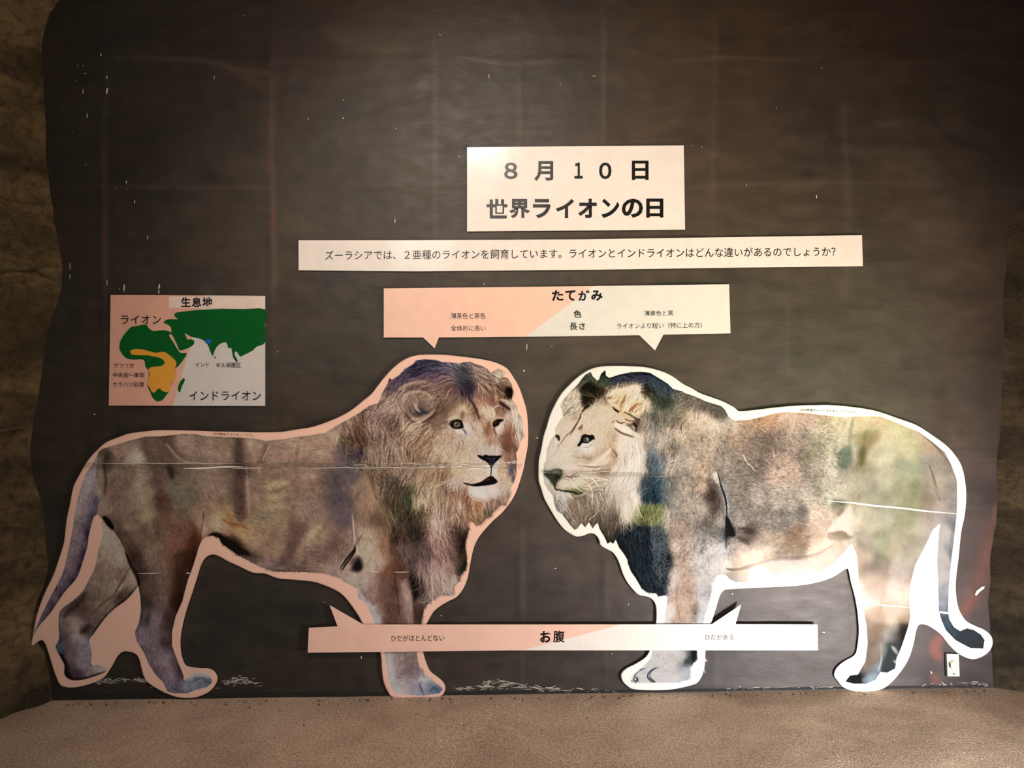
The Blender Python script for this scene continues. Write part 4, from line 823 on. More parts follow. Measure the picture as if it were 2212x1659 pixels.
def crisp_left(c):  # bluish flank and mane-top shapes are painted reflections
    crops(c, 140, 900, 5.53, """63544c .5 4 : 930,360 1180,290 1300,400 1430,530 1200,560 1000,540
5e483e .5 4 : 1040,620 1130,640 1180,850 1290,1090 1230,1180 1150,1080 1090,900
50423b .6 3 : 2040,300 2112,300 2140,900 2130,1150 2030,1150 2020,800
a0937f .4 6 : 840,660 1020,610 1050,900 1080,1180 900,1200 860,900
b8ac9c .5 3 : 830,400 880,390 960,480 980,540 840,550
6e4c3c .35 9 : 1180,1250 1560,1240 1590,1340 1580,1659 1150,1659 1200,1450
46261a .6 5 : 1500,1380 1590,1310 1605,1450 1580,1650 1480,1650 1520,1500
2a221e .6 3 : 1220,590 1310,640 1280,760 1240,690
b4a890 .4 3 L 7 : 1210,320 1300,430 1400,520 1500,550
463a36 .6 4 : 430,600 480,480 540,500 580,600 520,660
8f8e76 .5 4 : 380,700 460,660 470,800 430,930 380,850
1c1210 .8 2.5 : 440,1190 500,1200 560,1280 590,1350 540,1340 480,1250
4a3a34 .4 6 : 740,1480 800,1440 900,1560 960,1659 760,1659
3a2c26 .45 7 : 1020,1400 1100,1360 1150,1440 1060,1500
bba98c .4 4 : 1620,1200 1850,1190 2000,1300 1900,1340 1720,1330 1640,1420
8a5c30 .6 3 L 5 : 1880,1220 1980,1280 2080,1290 2180,1350
1a1512 .75 3.5 : 1690,1420 1760,1385 1850,1400 1960,1440 2080,1540 2212,1640 2100,1640 1960,1560 1850,1450 1770,1412""")
    crops(c, 500, 850, 6.144, """50423b .6 3 : 60,680 130,680 175,1300 190,1659 60,1659 50,1200
5a4a42 .6 3 : 440,660 480,710 430,920 340,920 400,780
b8aa98 .5 2 L 3 : 530,630 480,740 410,890
b0a290 .5 2 L 3 : 960,590 930,740 880,900
c4b8a4 .5 2 L 3 : 860,650 830,760 850,860
6c5c50 .45 3 : 850,760 900,720 880,900 830,900
b0a47c .55 3 : 500,1200 620,1180 780,1185 700,1230 560,1265 500,1270
b0a47c .5 3 : 480,1370 600,1330 690,1350 640,1400 500,1430 460,1440
a89e7a .45 4 : 430,1500 560,1460 780,1470 740,1520 560,1520 440,1560
7a6a58 .4 3 L 5 : 500,1300 620,1290 740,1240
c8bcb0 .5 4 : 1040,1070 1110,1080 1120,1120 1060,1110
6a5a50 .35 9 : 860,1000 960,1060 900,1400 760,1659 700,1500 820,1200
4a4650 .45 6 : 1210,1000 1560,1000 1480,1200 1380,1659 1290,1659 1230,1400
4e4450 .5 4 : 1340,780 1480,700 1560,900 1400,910
3a3446 .6 4 : 1630,740 1760,700 1790,860 1660,870
54402e .4 6 : 1520,560 1700,420 1780,640 1620,700""")
    crops(c, 500, 1100, 6.144, """52423c .5 5 : 850,230 930,220 860,400 860,560 760,680 580,790 560,740 720,520
a59a80 .5 4 : 1110,190 1190,230 1020,460 900,620 840,660 860,560 960,380
1c1512 .65 5 : 0,330 100,400 180,500 280,600 420,640 330,650 180,620 80,560 0,520
c4a888 .35 6 : 60,300 200,260 400,400 300,540 200,500 120,400
3a2c28 .7 1.5 L 3 : 560,800 760,830 1000,840 1150,825
1c181c .8 3 : 1580,800 1640,680 1690,615 1725,700 1720,780 1690,830 1620,828
241c1e .8 2 L 5 : 1440,790 1500,700 1560,620 1640,520 1650,420
d0c4b6 .5 2 L 4 : 1610,60 1625,300 1660,520 1700,600
b8a890 .4 6 : 1660,200 1800,260 1900,500 1950,780 1800,800 1720,640
5a3c30 .5 6 : 2100,620 2212,500 2212,1100 2120,900
c8bcb4 .4 5 : 1620,850 1800,870 1900,940 1780,1060 1640,1000
5c4a44 .5 5 : 1980,920 2100,960 2160,1200 2080,1250 1960,1100""")
    crops(c, 700, 1200, 5.185, """4a3028 .6 5 : 770,60 860,60 940,180 960,260 860,290 800,220
17120f .85 2.5 : 965,250 1050,215 1070,300 1060,420 1010,540 985,430
907e77 .55 3 : 860,310 960,290 990,560 1010,760 930,760 900,560
5a423a .5 8 : 640,420 860,400 900,600 900,770 640,770 700,560
3a2824 .5 4 : 1010,540 1110,560 1080,700 1060,770 1015,770
b8c0cc .6 4 : 520,600 590,570 640,780 575,780
8c7c78 .4 6 : 760,1100 880,1100 900,1400 800,1420
6a5c60 .4 5 : 900,1250 1040,1240 1060,1370 920,1400
c0c4d4 .6 4 : 690,1100 760,1120 800,1500 770,1520 720,1400""")
    crops(c, 50, 1180, 5.027, """1c1820 .8 2 : 400,1180 430,1190 480,1260 500,1330 520,1440 470,1420 440,1330
5a6c90 .5 2.5 : 350,1090 380,1020 410,990 400,1080 390,1150
8c86a4 .45 6 : 620,1040 720,1020 745,1140 735,1280 660,1300
6a5e62 .5 5 : 480,1040 580,1060 560,1330 500,1380 480,1200
b4acac .7 3 : 760,1310 830,1295 910,1330 860,1370 760,1360
3a2e30 .7 3 L 8 : 500,1440 660,1440 800,1400 900,1360
3c3030 .7 4 : 620,900 700,850 740,860 700,930 640,950
453832 .6 5 : 520,640 640,500 700,560 600,680 480,740 420,760
a89c8e .5 5 : 860,30 1080,40 1150,200 1000,230 880,200
5a4c42 .5 3 L 5 : 1160,230 1080,360 1000,520 920,680
bcae9e .4 3 L 4 : 1180,260 1130,340 1000,520
271c18 .75 3 L 9 : 1110,60 1180,220 1240,330 1260,430
3a2c28 .6 5 : 1150,120 1290,100 1340,260 1240,290
2c1e18 .5 6 : 1640,80 1880,60 1840,220 1760,420 1700,640 1600,700 1640,400
3c3034 .7 3 : 1340,770 1380,720 1370,820 1330,880
9088a0 .5 6 : 1230,940 1300,880 1360,1000 1320,1080 1240,1040
857a86 .5 8 : 1380,1120 1560,1130 1640,1400 1540,1400 1420,1240
4a3c40 .5 4 : 1620,1080 1660,1250 1740,1420 1700,1440 1620,1300
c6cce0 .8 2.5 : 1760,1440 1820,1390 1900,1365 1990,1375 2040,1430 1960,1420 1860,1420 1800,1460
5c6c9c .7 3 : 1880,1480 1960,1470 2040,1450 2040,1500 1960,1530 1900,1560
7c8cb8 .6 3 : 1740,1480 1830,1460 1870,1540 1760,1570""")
    crops(c, 800, 750, 6.144, """2f3150 .45 5 : 600,180 720,160 960,200 1000,240 900,260 760,330 560,400 420,440 400,380 560,250
2c2634 .6 5 : 1130,330 1280,260 1340,440 1320,560 1220,620 1180,520
5a4e3e .5 6 : 900,720 1100,660 1250,680 1270,760 1150,860 1000,900 940,960 870,880
352624 .7 2.5 L 4 : 1210,600 1240,640 1300,650
2f2320 .75 2.5 L 4.5 : 1300,650 1350,740 1400,810 1440,950
7c604e .5 4 : 1340,640 1480,600 1560,700 1500,760 1400,740
cdb89c .7 4 : 1480,820 1560,790 1620,850 1620,920 1540,930 1490,880
b59d86 .5 6 : 1080,940 1150,830 1260,800 1330,900 1300,980 1220,960 1150,930
5e4c40 .6 3 : 1200,860 1240,850 1250,960 1210,960
2a1c12 .85 2.5 : 1790,560 1850,530 1890,580 1880,650 1820,640
453224 .6 3 L 5 : 1700,500 1740,430 1820,420
48362a .6 3 : 1690,560 1730,600 1700,640
8e7d70 .5 3 : 1760,440 1840,460 1880,540 1800,540
3c2822 .6 3 L 5 : 1720,740 1800,800 1860,850
c6bab2 .55 3 : 1760,700 1880,710 1960,820 1900,860 1800,780
c2b8ae .5 5 : 1880,900 2000,940 2030,1100 2000,1260 1920,1200 1940,1050
5c3a2c .55 6 : 1540,1000 1590,960 1580,1120 1540,1160
5c4034 .5 7 : 1800,1080 1880,1120 1890,1360 1800,1370 1760,1240
8f7b6c .6 3 : 440,700 480,630 580,600 720,610 820,660 860,740 800,830 700,900 560,920 470,860
3b3a50 .75 3 : 560,770 620,750 700,800 750,830 700,880 620,900 570,860
b2a496 .7 2 L 4 : 560,740 600,700 640,720 660,800
b2a496 .6 2 L 3 : 640,700 700,760
cabba8 .5 3 : 540,950 640,940 740,900 860,860 800,920 680,990 600,1010
3c2e26 .7 3 : 690,1000 780,930 870,860 880,900 800,980 720,1010
44362e .6 4 L 6 : 480,880 520,950 600,1010
9c8b78 .5 3 L 6 : 370,580 480,500 640,460 760,480
55463c .5 3 L 5 : 440,560 560,520 700,540
4c3e38 .4 4 : 860,560 920,570 900,640 850,600
6e5c50 .5 5 : 240,960 380,980 340,1060 220,1040
5c4a40 .5 3 L 5 : 560,1200 620,1150 640,1100
a3927f .5 5 : 560,1050 740,1000 700,1100 600,1180 540,1160
bfae9c .45 8 : 1240,1080 1440,1040 1500,1200 1400,1300 1280,1240
a89888 .4 4 L 6 : 1340,1000 1420,1200 1460,1360""")
    return c
def crisp_right(c):  # navy and olive shapes in the mane are painted reflections
    crops(c, 1156, 784, 6.144, """b9a793 .55 6 : 640,560 900,460 1060,620 1200,700 1100,780 1020,900 860,1000 700,920 600,760
2c2f46 .8 2 : 1000,200 1150,160 1420,118 1520,140 1560,200 1480,260 1250,250 1060,290 980,270
2f3d4e .7 3 : 1520,140 1700,240 1830,350 1850,420 1700,440 1560,380 1500,260
2a352c .7 4 : 1500,400 1700,430 1850,500 1820,570 1680,610 1540,560
2c382f .8 2 : 850,230 890,150 942,100 940,190 1000,210 1010,300 900,310 840,270
4a524c .6 2.5 : 610,260 680,170 740,125 770,180 790,230 700,260 640,290
1d1b13 .88 2.5 : 585,370 640,300 740,250 800,300 880,320 930,390 880,440 800,450 700,400 620,410
221c13 .85 3 : 620,430 760,420 880,440 820,490 740,560 640,620 610,540
7c6c48 .55 1.5 L 2 : 640,420 720,440 800,450
8a7a54 .5 1.5 L 2 : 690,400 760,430 820,490
6c5838 .5 1.5 L 2 : 800,400 860,430 920,420
5c4636 .5 4 : 880,370 960,380 940,470 880,480
d6c6ae .75 3 : 380,560 450,430 530,370 590,450 600,530 560,600 480,640 400,640
c2b09a .6 3 : 400,690 520,600 610,560 630,620 570,720 480,720
4c4034 .6 1.3 L 1.6 : 370,520 390,560 420,580
4c4034 .6 1.3 L 1.6 : 380,700 430,640 520,560 590,530
6e5c4a .5 2 L 3 : 380,700 440,660 480,640
8c7868 .6 3 : 500,690 560,660 580,730 540,760 490,730
4c3e34 .75 1.6 L 2.6 : 640,610 600,700 570,770 520,860 480,910 420,960 350,1050 290,1110
ccb6a0 .6 3 : 540,830 600,770 670,790 700,860 640,900 560,880
5c483a .6 2 : 580,850 630,840 620,900 590,910
8c7060 .4 2 L 3 : 500,900 560,860 640,860
ddc09a .92 2 : 940,420 1060,350 1200,325 1350,290 1395,370 1440,470 1470,560 1440,650 1340,700 1240,700 1180,650 1080,600 1010,560 960,500
eed6b6 .6 3 : 1200,360 1350,320 1400,460 1440,540 1380,560 1280,480
c39a6e .55 3 : 1040,440 1160,400 1200,520 1120,560 1040,520
7e5530 .8 2 L 6 : 1120,600 1140,560 1180,470 1210,420
8b5c32 .8 2.5 L 8 : 1240,650 1290,600 1350,560 1410,540
a8743f .5 2 L 5 : 1300,660 1380,620 1430,580
6c4a30 .7 2 L 5 : 960,450 990,470 1020,440
5a4028 .6 1.5 L 3 : 1280,420 1300,350 1330,310
5a4028 .5 1.5 L 2.5 : 1350,500 1370,440 1380,400
241a12 .8 2 L 4 : 1030,580 1060,620 1120,645
17140f .88 2.5 : 1395,390 1430,300 1490,280 1500,360 1480,460 1430,460
4a3e34 .6 2 L 4 : 1180,740 1260,770 1340,760
3c3028 .7 2 L 5 : 1180,650 1260,690 1340,740 1400,760
3e332f .85 2 : 1190,800 1260,810 1330,760 1390,740 1385,830 1350,930 1290,880 1230,840
a49ea4 .7 2 : 1270,830 1320,840 1330,880 1290,870
15110e .8 1.5 L 4 : 1300,790 1340,850 1345,920
ecd8c3 .92 1.6 : 1040,790 1090,800 1190,845 1300,905 1390,955 1425,1000 1330,990 1200,930 1070,860
4a382c .75 2 L 4.5 : 1060,870 1150,930 1240,955 1330,990
1c1612 .7 1.5 : 1030,775 1050,780 1045,800 1028,795
ead8c7 .6 5 : 1110,990 1250,970 1420,1030 1425,1300 1400,1600 1300,1659 1100,1659 1050,1500 1120,1330 1100,1150
dfc1a3 .5 4 L 14 : 1140,1180 1110,1300 1040,1400 1000,1460
84746a .6 5 L 16 : 1040,1180 1060,1290 960,1380 840,1440
5c4c44 .6 2 L 4 : 1010,1130 1070,1200 1085,1250
decbb6 .7 2.5 L 9 : 1010,1140 930,1220 830,1300 720,1360 600,1375
5e5048 .7 2 L 3.5 : 560,1365 700,1375 800,1385 900,1360
8a7b6d .5 4 : 700,1230 840,1160 960,1120 900,1220 780,1290 680,1290
6c5e52 .5 3 : 640,1220 720,1250 780,1270 700,1290 620,1260
9d8c7c .5 4 : 480,1190 560,1170 620,1250 560,1310 480,1260
c9b8a6 .5 6 : 200,1260 420,1020 540,960 560,1100 420,1240 300,1360
8c7c6e .4 5 : 520,1060 600,1120 620,1180 520,1160
dcc4b4 .5 5 : 340,1370 500,1350 640,1400 520,1440 380,1440
6a5a50 .5 3 L 8 : 760,1430 860,1450 960,1440 1010,1400
c6bfb4 .5 4 : 150,1200 260,1100 300,1120 200,1260 150,1290
1a1a1a .9 1.2 : 268,962 296,950 318,968 328,1000 318,1040 296,1020 276,990
e0d8ca .6 1.5 L 3 : 262,1000 290,1050 320,1060
4c5258 .45 6 : 1440,640 1500,600 1560,900 1600,1100 1640,1400 1690,1659 1400,1659 1430,1400 1430,1000
23395a .6 5 : 1510,1180 1600,1200 1620,1480 1560,1500 1510,1350
8a8076 .4 6 : 1440,640 1500,680 1540,900 1500,960 1440,860
5e5c56 .4 6 : 1620,620 1700,700 1740,900 1680,960 1620,800""")
    crops(c, 1150, 1020, 6.144, """18212a .8 4 : 1300,690 1500,710 1700,700 1740,800 1830,1080 1800,1400 1785,1640 1600,1600 1460,1540 1300,1330 1250,1150 1130,900 1180,760
1d3146 .6 4 : 1400,240 1500,60 1720,60 1740,200 1660,400 1480,420
3c4634 .4 4 : 1450,60 1560,60 1500,180 1430,160
565d33 .72 3 : 1320,560 1400,460 1560,450 1720,420 1730,560 1640,690 1460,690 1320,670
3a3f26 .6 2 : 1380,500 1460,500 1460,570 1390,570
4a3b33 .6 5 : 920,680 1000,640 1140,640 1120,760 1040,900 980,860
6a5c50 .5 2 L 4 : 960,640 1000,760 1020,840
7f6d5b .5 6 : 440,380 760,400 740,640 620,720 520,600
5c5044 .6 5 : 700,460 860,480 860,640 780,700 700,600
b4b0ae .6 3 : 300,240 440,230 520,300 440,340 340,330
8f8b86 .5 4 : 290,320 400,340 420,520 340,500
c9bfae .6 3 : 320,150 420,90 620,100 700,150 560,210 400,200
5c5d3c .6 2.5 : 420,210 560,240 660,280 560,290 440,250
caa 0 1 : 0,0 1,1 2,0""".replace('\ncaa 0 1 : 0,0 1,1 2,0', ''))
    crops(c, 1480, 830, 6.144, """4c4843 .6 4 : 220,230 320,240 480,290 540,350 580,430 460,450 340,400 240,330
4e4a44 .5 3 : 0,120 140,170 240,230 320,340 140,330 0,300
cbb8a2 .5 5 : 0,360 150,380 320,450 480,490 460,560 300,520 100,480
a87f5f .5 8 : 640,540 860,490 1200,450 1240,560 1000,620 800,640
5e4f44 .5 8 : 960,600 1180,600 1240,740 1100,820 960,740
b39a88 .5 8 : 1300,440 1700,400 1940,440 1920,600 1600,560
6a5a4e .5 8 : 1540,860 1660,840 1640,1100 1560,1060
b08a76 .45 8 : 1160,1020 1440,1010 1500,1180 1240,1300 1100,1200
b79c84 .4 6 L 14 : 420,560 380,760 340,1000
8d7a69 .5 6 L 12 : 620,560 560,700 430,860 400,1100
a8805f .5 9 : 160,960 300,1060 320,1250 220,1320 120,1240
3a2d26 .6 8 : 300,1330 400,1300 470,1450 450,1659 330,1600
d8ccc4 .7 2 : 360,1180 410,1170 430,1260 470,1330 430,1320 380,1260
6c7680 .6 4 : 480,1330 560,1400 590,1560 580,1659 550,1600
0d151d .95 1.3 L 3.2 : 450,1300 500,1420 540,1540 555,1659
bdb1a9 .35 9 : 1280,1300 1480,1340 1400,1500 1280,1480
6c6461 .5 5 : 1660,1290 1740,1280 1720,1440 1680,1400
b8ab98 .5 10 : 1960,480 2212,460 2212,760 2000,900 1860,1200 1780,1300 1860,1000""")
    crops(c, 1480, 1050, 6.144, """11181f .93 2 : 545,380 600,470 640,560 670,660 600,665 545,640 540,500
3e3029 .6 4 : 680,670 760,680 880,750 860,780 740,740
45362e .55 4 : 690,560 820,560 920,600 860,610 720,590
7f634c .5 6 : 1360,600 1480,580 1530,640 1460,740 1360,700
6e5644 .45 5 : 940,680 1010,670 1020,740 960,740
b5a595 .45 8 : 560,680 640,720 900,800 1100,900 1060,980 800,1060 600,1000
c6b8a8 .4 6 : 700,900 900,860 1060,920 900,1000
3c3632 .65 3 L 6 : 545,1100 680,1110 860,1070 1060,1000
5c5452 .6 4 L 8 : 1060,1000 1200,970 1400,960 1640,940 1800,880 1960,780
4b4742 .65 4 : 1700,660 1880,640 2040,590 2150,600 2212,660 2100,720 1900,700
e8d0c2 .85 3 : 1890,600 2000,480 2110,330 2212,260 2212,600 2100,580 1990,590
3f4244 .5 6 : 1200,380 1400,330 1560,290 1600,330 1440,400 1260,420
ebe3ea .6 6 : 900,1060 1200,1000 1700,980 2060,800 1900,1000 1700,1150 1400,1210 1000,1190
bcb2b6 .45 4 L 7 : 600,1230 760,1260 950,1230 1200,1210 1500,1220 1700,1180
d4d4e2 .5 6 : 380,800 500,820 540,1000 520,1130 420,1160 400,980
5d5d60 .45 7 : 300,560 480,520 520,700 400,740
6e6660 .45 4 : 1680,500 1780,380 1780,560 1700,640""")
    crops(c, 1800, 850, 6.144, """8a6a58 .75 5 : 420,520 620,500 600,640 480,720 400,960 320,900 340,700
4c3a32 .6 4 : 330,780 420,700 400,920 350,960
d6c8bc .5 5 : 240,600 320,760 300,920 260,900 230,740
4c5458 .75 4 : 60,780 200,700 230,860 180,1000 60,980
a39690 .4 7 : 400,1000 560,960 520,1300 420,1360
c8bca8 .4 10 : 700,560 1100,560 1150,860 860,880 700,800
6d6a58 .5 2 L 3 : 1240,600 1420,760 1560,960
5c6460 .5 2 L 2.5 : 1270,950 1320,1080 1380,1260
9ca39c .4 8 : 860,900 1240,940 1200,1060 900,1060
4a4644 .7 3 : 0,1420 180,1440 120,1500 0,1560""")
    crops(c, 1760, 1100, 3.95, """3e3a36 .75 2.5 : 110,210 200,180 290,210 320,240 200,260 120,250
ecd0c2 .85 2.5 : 200,100 320,30 330,200 300,230 240,180 130,190
6c6664 .65 4 : 370,250 440,340 640,420 620,560 600,760 480,760 400,600 370,420
c0b8b6 .6 4 : 680,420 850,440 840,600 800,800 680,780 640,600
c8c4ca .5 5 : 440,700 560,680 600,780 480,810
6d5544 .6 4 : 530,900 620,920 600,1000 540,960
a08266 .6 4 : 500,1000 590,980 600,1180 560,1280 440,1340 480,1180
46403c .75 3 : 740,940 815,920 800,1040 740,1150 690,1160 700,1060
9c948c .5 4 : 620,940 720,960 700,1100 620,1140
242b2c .85 2 : 640,1180 700,1160 745,1170 720,1260 690,1370 570,1390 590,1300
dce6e6 .7 1.5 : 650,1165 690,1180 715,1230 700,1240 670,1210
e0e8ea .7 1.5 : 670,1290 720,1290 690,1320
9fb4d4 .6 3 : 400,1440 540,1400 520,1470 420,1485
20303c .9 2 : 260,1470 320,1415 390,1420 390,1480 330,1488
8b98ac .5 3 L 12 : 1190,100 1170,300 1160,440
a6b4cc .5 4 L 14 : 1100,640 1110,860
e8e6ee .5 4 L 16 : 1080,200 1070,420 1090,600
273440 .85 2.5 : 1220,1060 1310,1020 1370,1035 1430,1080 1450,1140 1435,1185 1330,1180 1220,1130
4e6276 .5 3 L 16 : 1100,920 1130,1010 1200,1080""")
    crops(c, 1320, 1180, 4.88, """a8866f .45 7 : 660,200 800,100 840,300 820,500 860,800 700,800 680,560 700,360
8c6a54 .4 4 L 7 : 700,380 690,560 720,760
b9b4bc .5 7 : 900,100 1180,40 1200,200 1100,280 1040,500 960,400 900,260
dcd8e0 .5 5 : 1060,180 1200,150 1190,260 1080,280
c4b0a8 .4 6 : 620,200 660,240 640,800 570,800 600,500
6a5c52 .4 4 : 860,640 920,620 900,800 850,780
0f1c22 .9 2 : 855,1110 905,1105 912,1200 870,1225 850,1170
3a4a4c .75 3 : 790,1200 850,1160 860,1230 820,1270 780,1240
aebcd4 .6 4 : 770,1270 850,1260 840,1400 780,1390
e9dcda .5 8 : 480,1110 740,1110 700,1260 520,1280
e0c8c8 .4 5 L 10 : 560,1180 560,1270
39406a .7 1.5 L 3 : 235,1420 260,1340 310,1300 370,1290
39406a .8 1.5 L 4 : 235,1415 280,1420 275,1380
39406a .8 1.5 L 3.5 : 480,1270 400,1330 390,1390 450,1440
c8b4c4 .5 2 L 4 : 400,1300 520,1270 620,1340
c8b4c4 .5 2 L 4 : 700,1310 760,1370""")
    return c
def laminate(name, col=None, rough=.13, wave=.35):
    m = mat(name, col, rough, .22 if col else .36)
    w = noise_tex(m, 3.2, 2.0, .5, (1.0, 1.0, .45)); f = noise_tex(m, 45.0, 2.0)
    b = bump(m, w.outputs[0], wave, .02); b = bump(m, f.outputs[0], .04, .002, b); L(m, b.outputs[0], P_(m).inputs['Normal'])
    if col:
        t = noise_tex(m, 14.0, 3.0); r = ramp(m, t.outputs[0], [(.3, .93), (.7, 1.0)])
        x = mixrgb(m, 'MULTIPLY', 1.0, col, r.outputs[0]); L(m, x.outputs[0], P_(m).inputs['Base Color'])
    else:
        a = N(m, 'ShaderNodeAttribute', attribute_name='ink'); L(m, a.outputs['Color'], P_(m).inputs['Base Color'])
    return m
M_print = laminate('printed laminate', None, .09, .25)
M_white = laminate('white laminated paper', 'e9dfd8', .2, .2)
M_pink = laminate('pink laminated paper', 'efc4b2', .2, .2)
M_pinkL = laminate('pink lion backing', 'edc2b0', .2, .2)
M_whiteR = laminate('white lion backing', 'e6e3de', .2, .2)
M_grey = laminate('pale grey laminated paper', 'dcd8d2', .2, .2)
M_ink = mat('black ink', '0b0909', .35, .4)
M_inkthin = mat('dark grey ink', '120e0d', .35, .4)
M_green = laminate('green map ink', '115524', .2, .25); M_orange = laminate('orange map ink', 'd99a3c', .2, .25)
M_blue = mat('blue map ink', '2458b0', .3); M_paper = laminate('cream label ink', 'e6cfc4', .2, .2)
M_lav = laminate('pale lavender ink', 'cdc6c4', .16, .5); M_map = laminate('map pink ink', 'd9a795', .16, .5)

def wav(x, y, a=1.0, s=0.0):
    return a*.0011*(1+.5*np.sin(x/47.0+s)+.3*np.sin(x/19.0+y/33.0+1.3+s)+.2*np.sin(y/27.0+2*s))

# ---- setting: display wall -------------------------------------------------
def build_wall():
    st = 5.0
    c = Canvas(-420, -420, 2310, 1520, st, 5)
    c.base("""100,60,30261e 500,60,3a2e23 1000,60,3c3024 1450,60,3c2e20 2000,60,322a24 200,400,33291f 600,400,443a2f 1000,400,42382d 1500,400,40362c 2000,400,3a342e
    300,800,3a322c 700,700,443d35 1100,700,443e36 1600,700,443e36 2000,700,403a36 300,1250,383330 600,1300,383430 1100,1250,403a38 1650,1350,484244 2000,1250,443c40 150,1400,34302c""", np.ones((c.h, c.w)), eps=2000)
    r = c.r
    def nz(sx, sy):
        a = r.standard_normal((c.h, c.w)); k = lambda s: np.exp(-np.arange(-int(3*s)-1, int(3*s)+2)**2/(2*s*s))
        for ax, s in ((0, sy), (1, sx)):
            kk = k(s); kk /= kk.sum(); a = np.apply_along_axis(lambda v: np.convolve(v, kk, 'same'), ax, a)
        return a/a.std()
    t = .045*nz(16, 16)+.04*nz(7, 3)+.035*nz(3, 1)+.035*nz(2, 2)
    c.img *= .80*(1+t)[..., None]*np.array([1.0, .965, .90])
    c.img += (.004*nz(12, 12))[..., None]*np.array([1, .1, -.6])
    c.lines("""6a6050 9 .38 10 : 230,124 420,128 520,150 585,156
    70664f 8 .4 9 : 985,122 1060,134 1120,138 1190,130
    60543f 7 .35 8 : 1450,132 1580,124 1700,128 1780,122
    5c5142 7 .35 9 : 120,402 400,404 580,405
    62584a 6 .4 8 : 860,408 930,412 1000,412
    5c5244 6 .4 8 : 1482,406 1600,398 1850,396 2040,400
    5a4f42 9 .4 12 : 222,240 224,420 226,640
    5f5446 10 .45 12 : 584,160 586,380 592,560 590,640
    5f5446 9 .4 12 : 938,80 940,260 938,420 938,520
    554b3e 9 .4 12 : 1122,170 1124,260 1122,312
    5a5043 9 .35 12 : 1308,30 1306,150 1304,310
    4f463b 9 .35 12 : 1545,40 1543,260 1542,500
    4f463b 11 .4 14 : 1820,220 1832,420 1830,640
    4c433c 8 .4 10 : 1128,1130 1128,1300 1128,1500
    4c433c 8 .3 10 : 1700,600 1702,820
    66574a 20 .25 20 : 500,150 580,190 640,170
    6a5a48 26 .3 24 : 700,70 790,100 880,108
    241c16 12 .5 8 : 540,132 585,136
    241c14 14 .4 12 : 1180,160 1280,170
    5e3222 6 .75 3 : 578,250 580,270
    5a3020 6 .7 3 : 577,310 580,345 580,385
    5e3020 8 .8 3 : 588,438 590,470 587,503
    5e3828 8 .5 5 : 221,500 223,515
    5a3324 6 .5 5 : 228,462 228,540
    64332a 40 .45 30 : 2140,1130 2132,1200 2100,1290 2070,1340
    7c4038 26 .7 14 : 2035,1370 2020,1400 2030,1425
    703a32 20 .6 12 : 2012,1455 2030,1480
    64362e 22 .5 14 : 2105,1290 2090,1310 2080,1325
    78483c 8 .5 6 : 2150,1090 2146,1130
    77706a 30 .3 24 : 1500,1470 1700,1480 1990,1470""")
    for k in range(48):                                   # square marks left by old tape
        x = 600+r.random()*1200; y = 596+r.random()*50 if k < 34 else 640+r.random()*160
        if x > 820 and y > 612 and x < 1590: y = 602
        w = r.uniform(5, 10)
        c.poly(np.array([(x-w, y-w), (x+w, y-w), (x+w, y+w), (x-w, y+w)]), '241e18', .35, 3, False)
    i, j = np.mgrid[0:c.h, 0:c.w]; X = c.x0+j*st; Y = c.y0+i*st
    rel = .0012*nz(10, 10)+.0004*nz(2, 2)+.0006*nz(20, 3)
    for xx in (224, 586, 938, 1124, 1306, 1543, 1828): rel += .0012*np.exp(-((X-xx)/7)**2)
    for yy in (128, 404): rel += .0010*np.exp(-((Y-yy)/7)**2)
    rel = np.minimum(rel, .003)
    V = wall_pts(np.stack([X.ravel(), Y.ravel()], 1), np.clip(rel, -.002, .003).ravel())
    V[:, 2] = np.maximum(V[:, 2], -.02)
    idx = (i*c.w+j); q = np.stack([idx[:-1, :-1], idx[1:, :-1], idx[1:, 1:], idx[:-1, 1:]], -1).reshape(-1, 4)
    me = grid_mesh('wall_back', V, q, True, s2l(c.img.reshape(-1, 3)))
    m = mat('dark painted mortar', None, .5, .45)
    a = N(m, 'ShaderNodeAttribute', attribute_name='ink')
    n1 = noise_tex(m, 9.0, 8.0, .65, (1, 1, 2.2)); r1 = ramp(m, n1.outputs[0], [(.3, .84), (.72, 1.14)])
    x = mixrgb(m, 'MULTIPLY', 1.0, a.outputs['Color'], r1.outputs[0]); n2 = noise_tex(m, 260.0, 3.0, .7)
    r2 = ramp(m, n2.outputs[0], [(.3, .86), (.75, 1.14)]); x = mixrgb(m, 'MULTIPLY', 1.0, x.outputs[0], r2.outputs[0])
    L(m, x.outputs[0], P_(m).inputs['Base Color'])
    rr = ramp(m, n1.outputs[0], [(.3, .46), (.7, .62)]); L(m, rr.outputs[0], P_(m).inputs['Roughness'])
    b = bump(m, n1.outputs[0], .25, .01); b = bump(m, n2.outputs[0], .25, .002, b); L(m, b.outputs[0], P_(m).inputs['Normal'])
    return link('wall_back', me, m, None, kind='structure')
wall = build_wall()

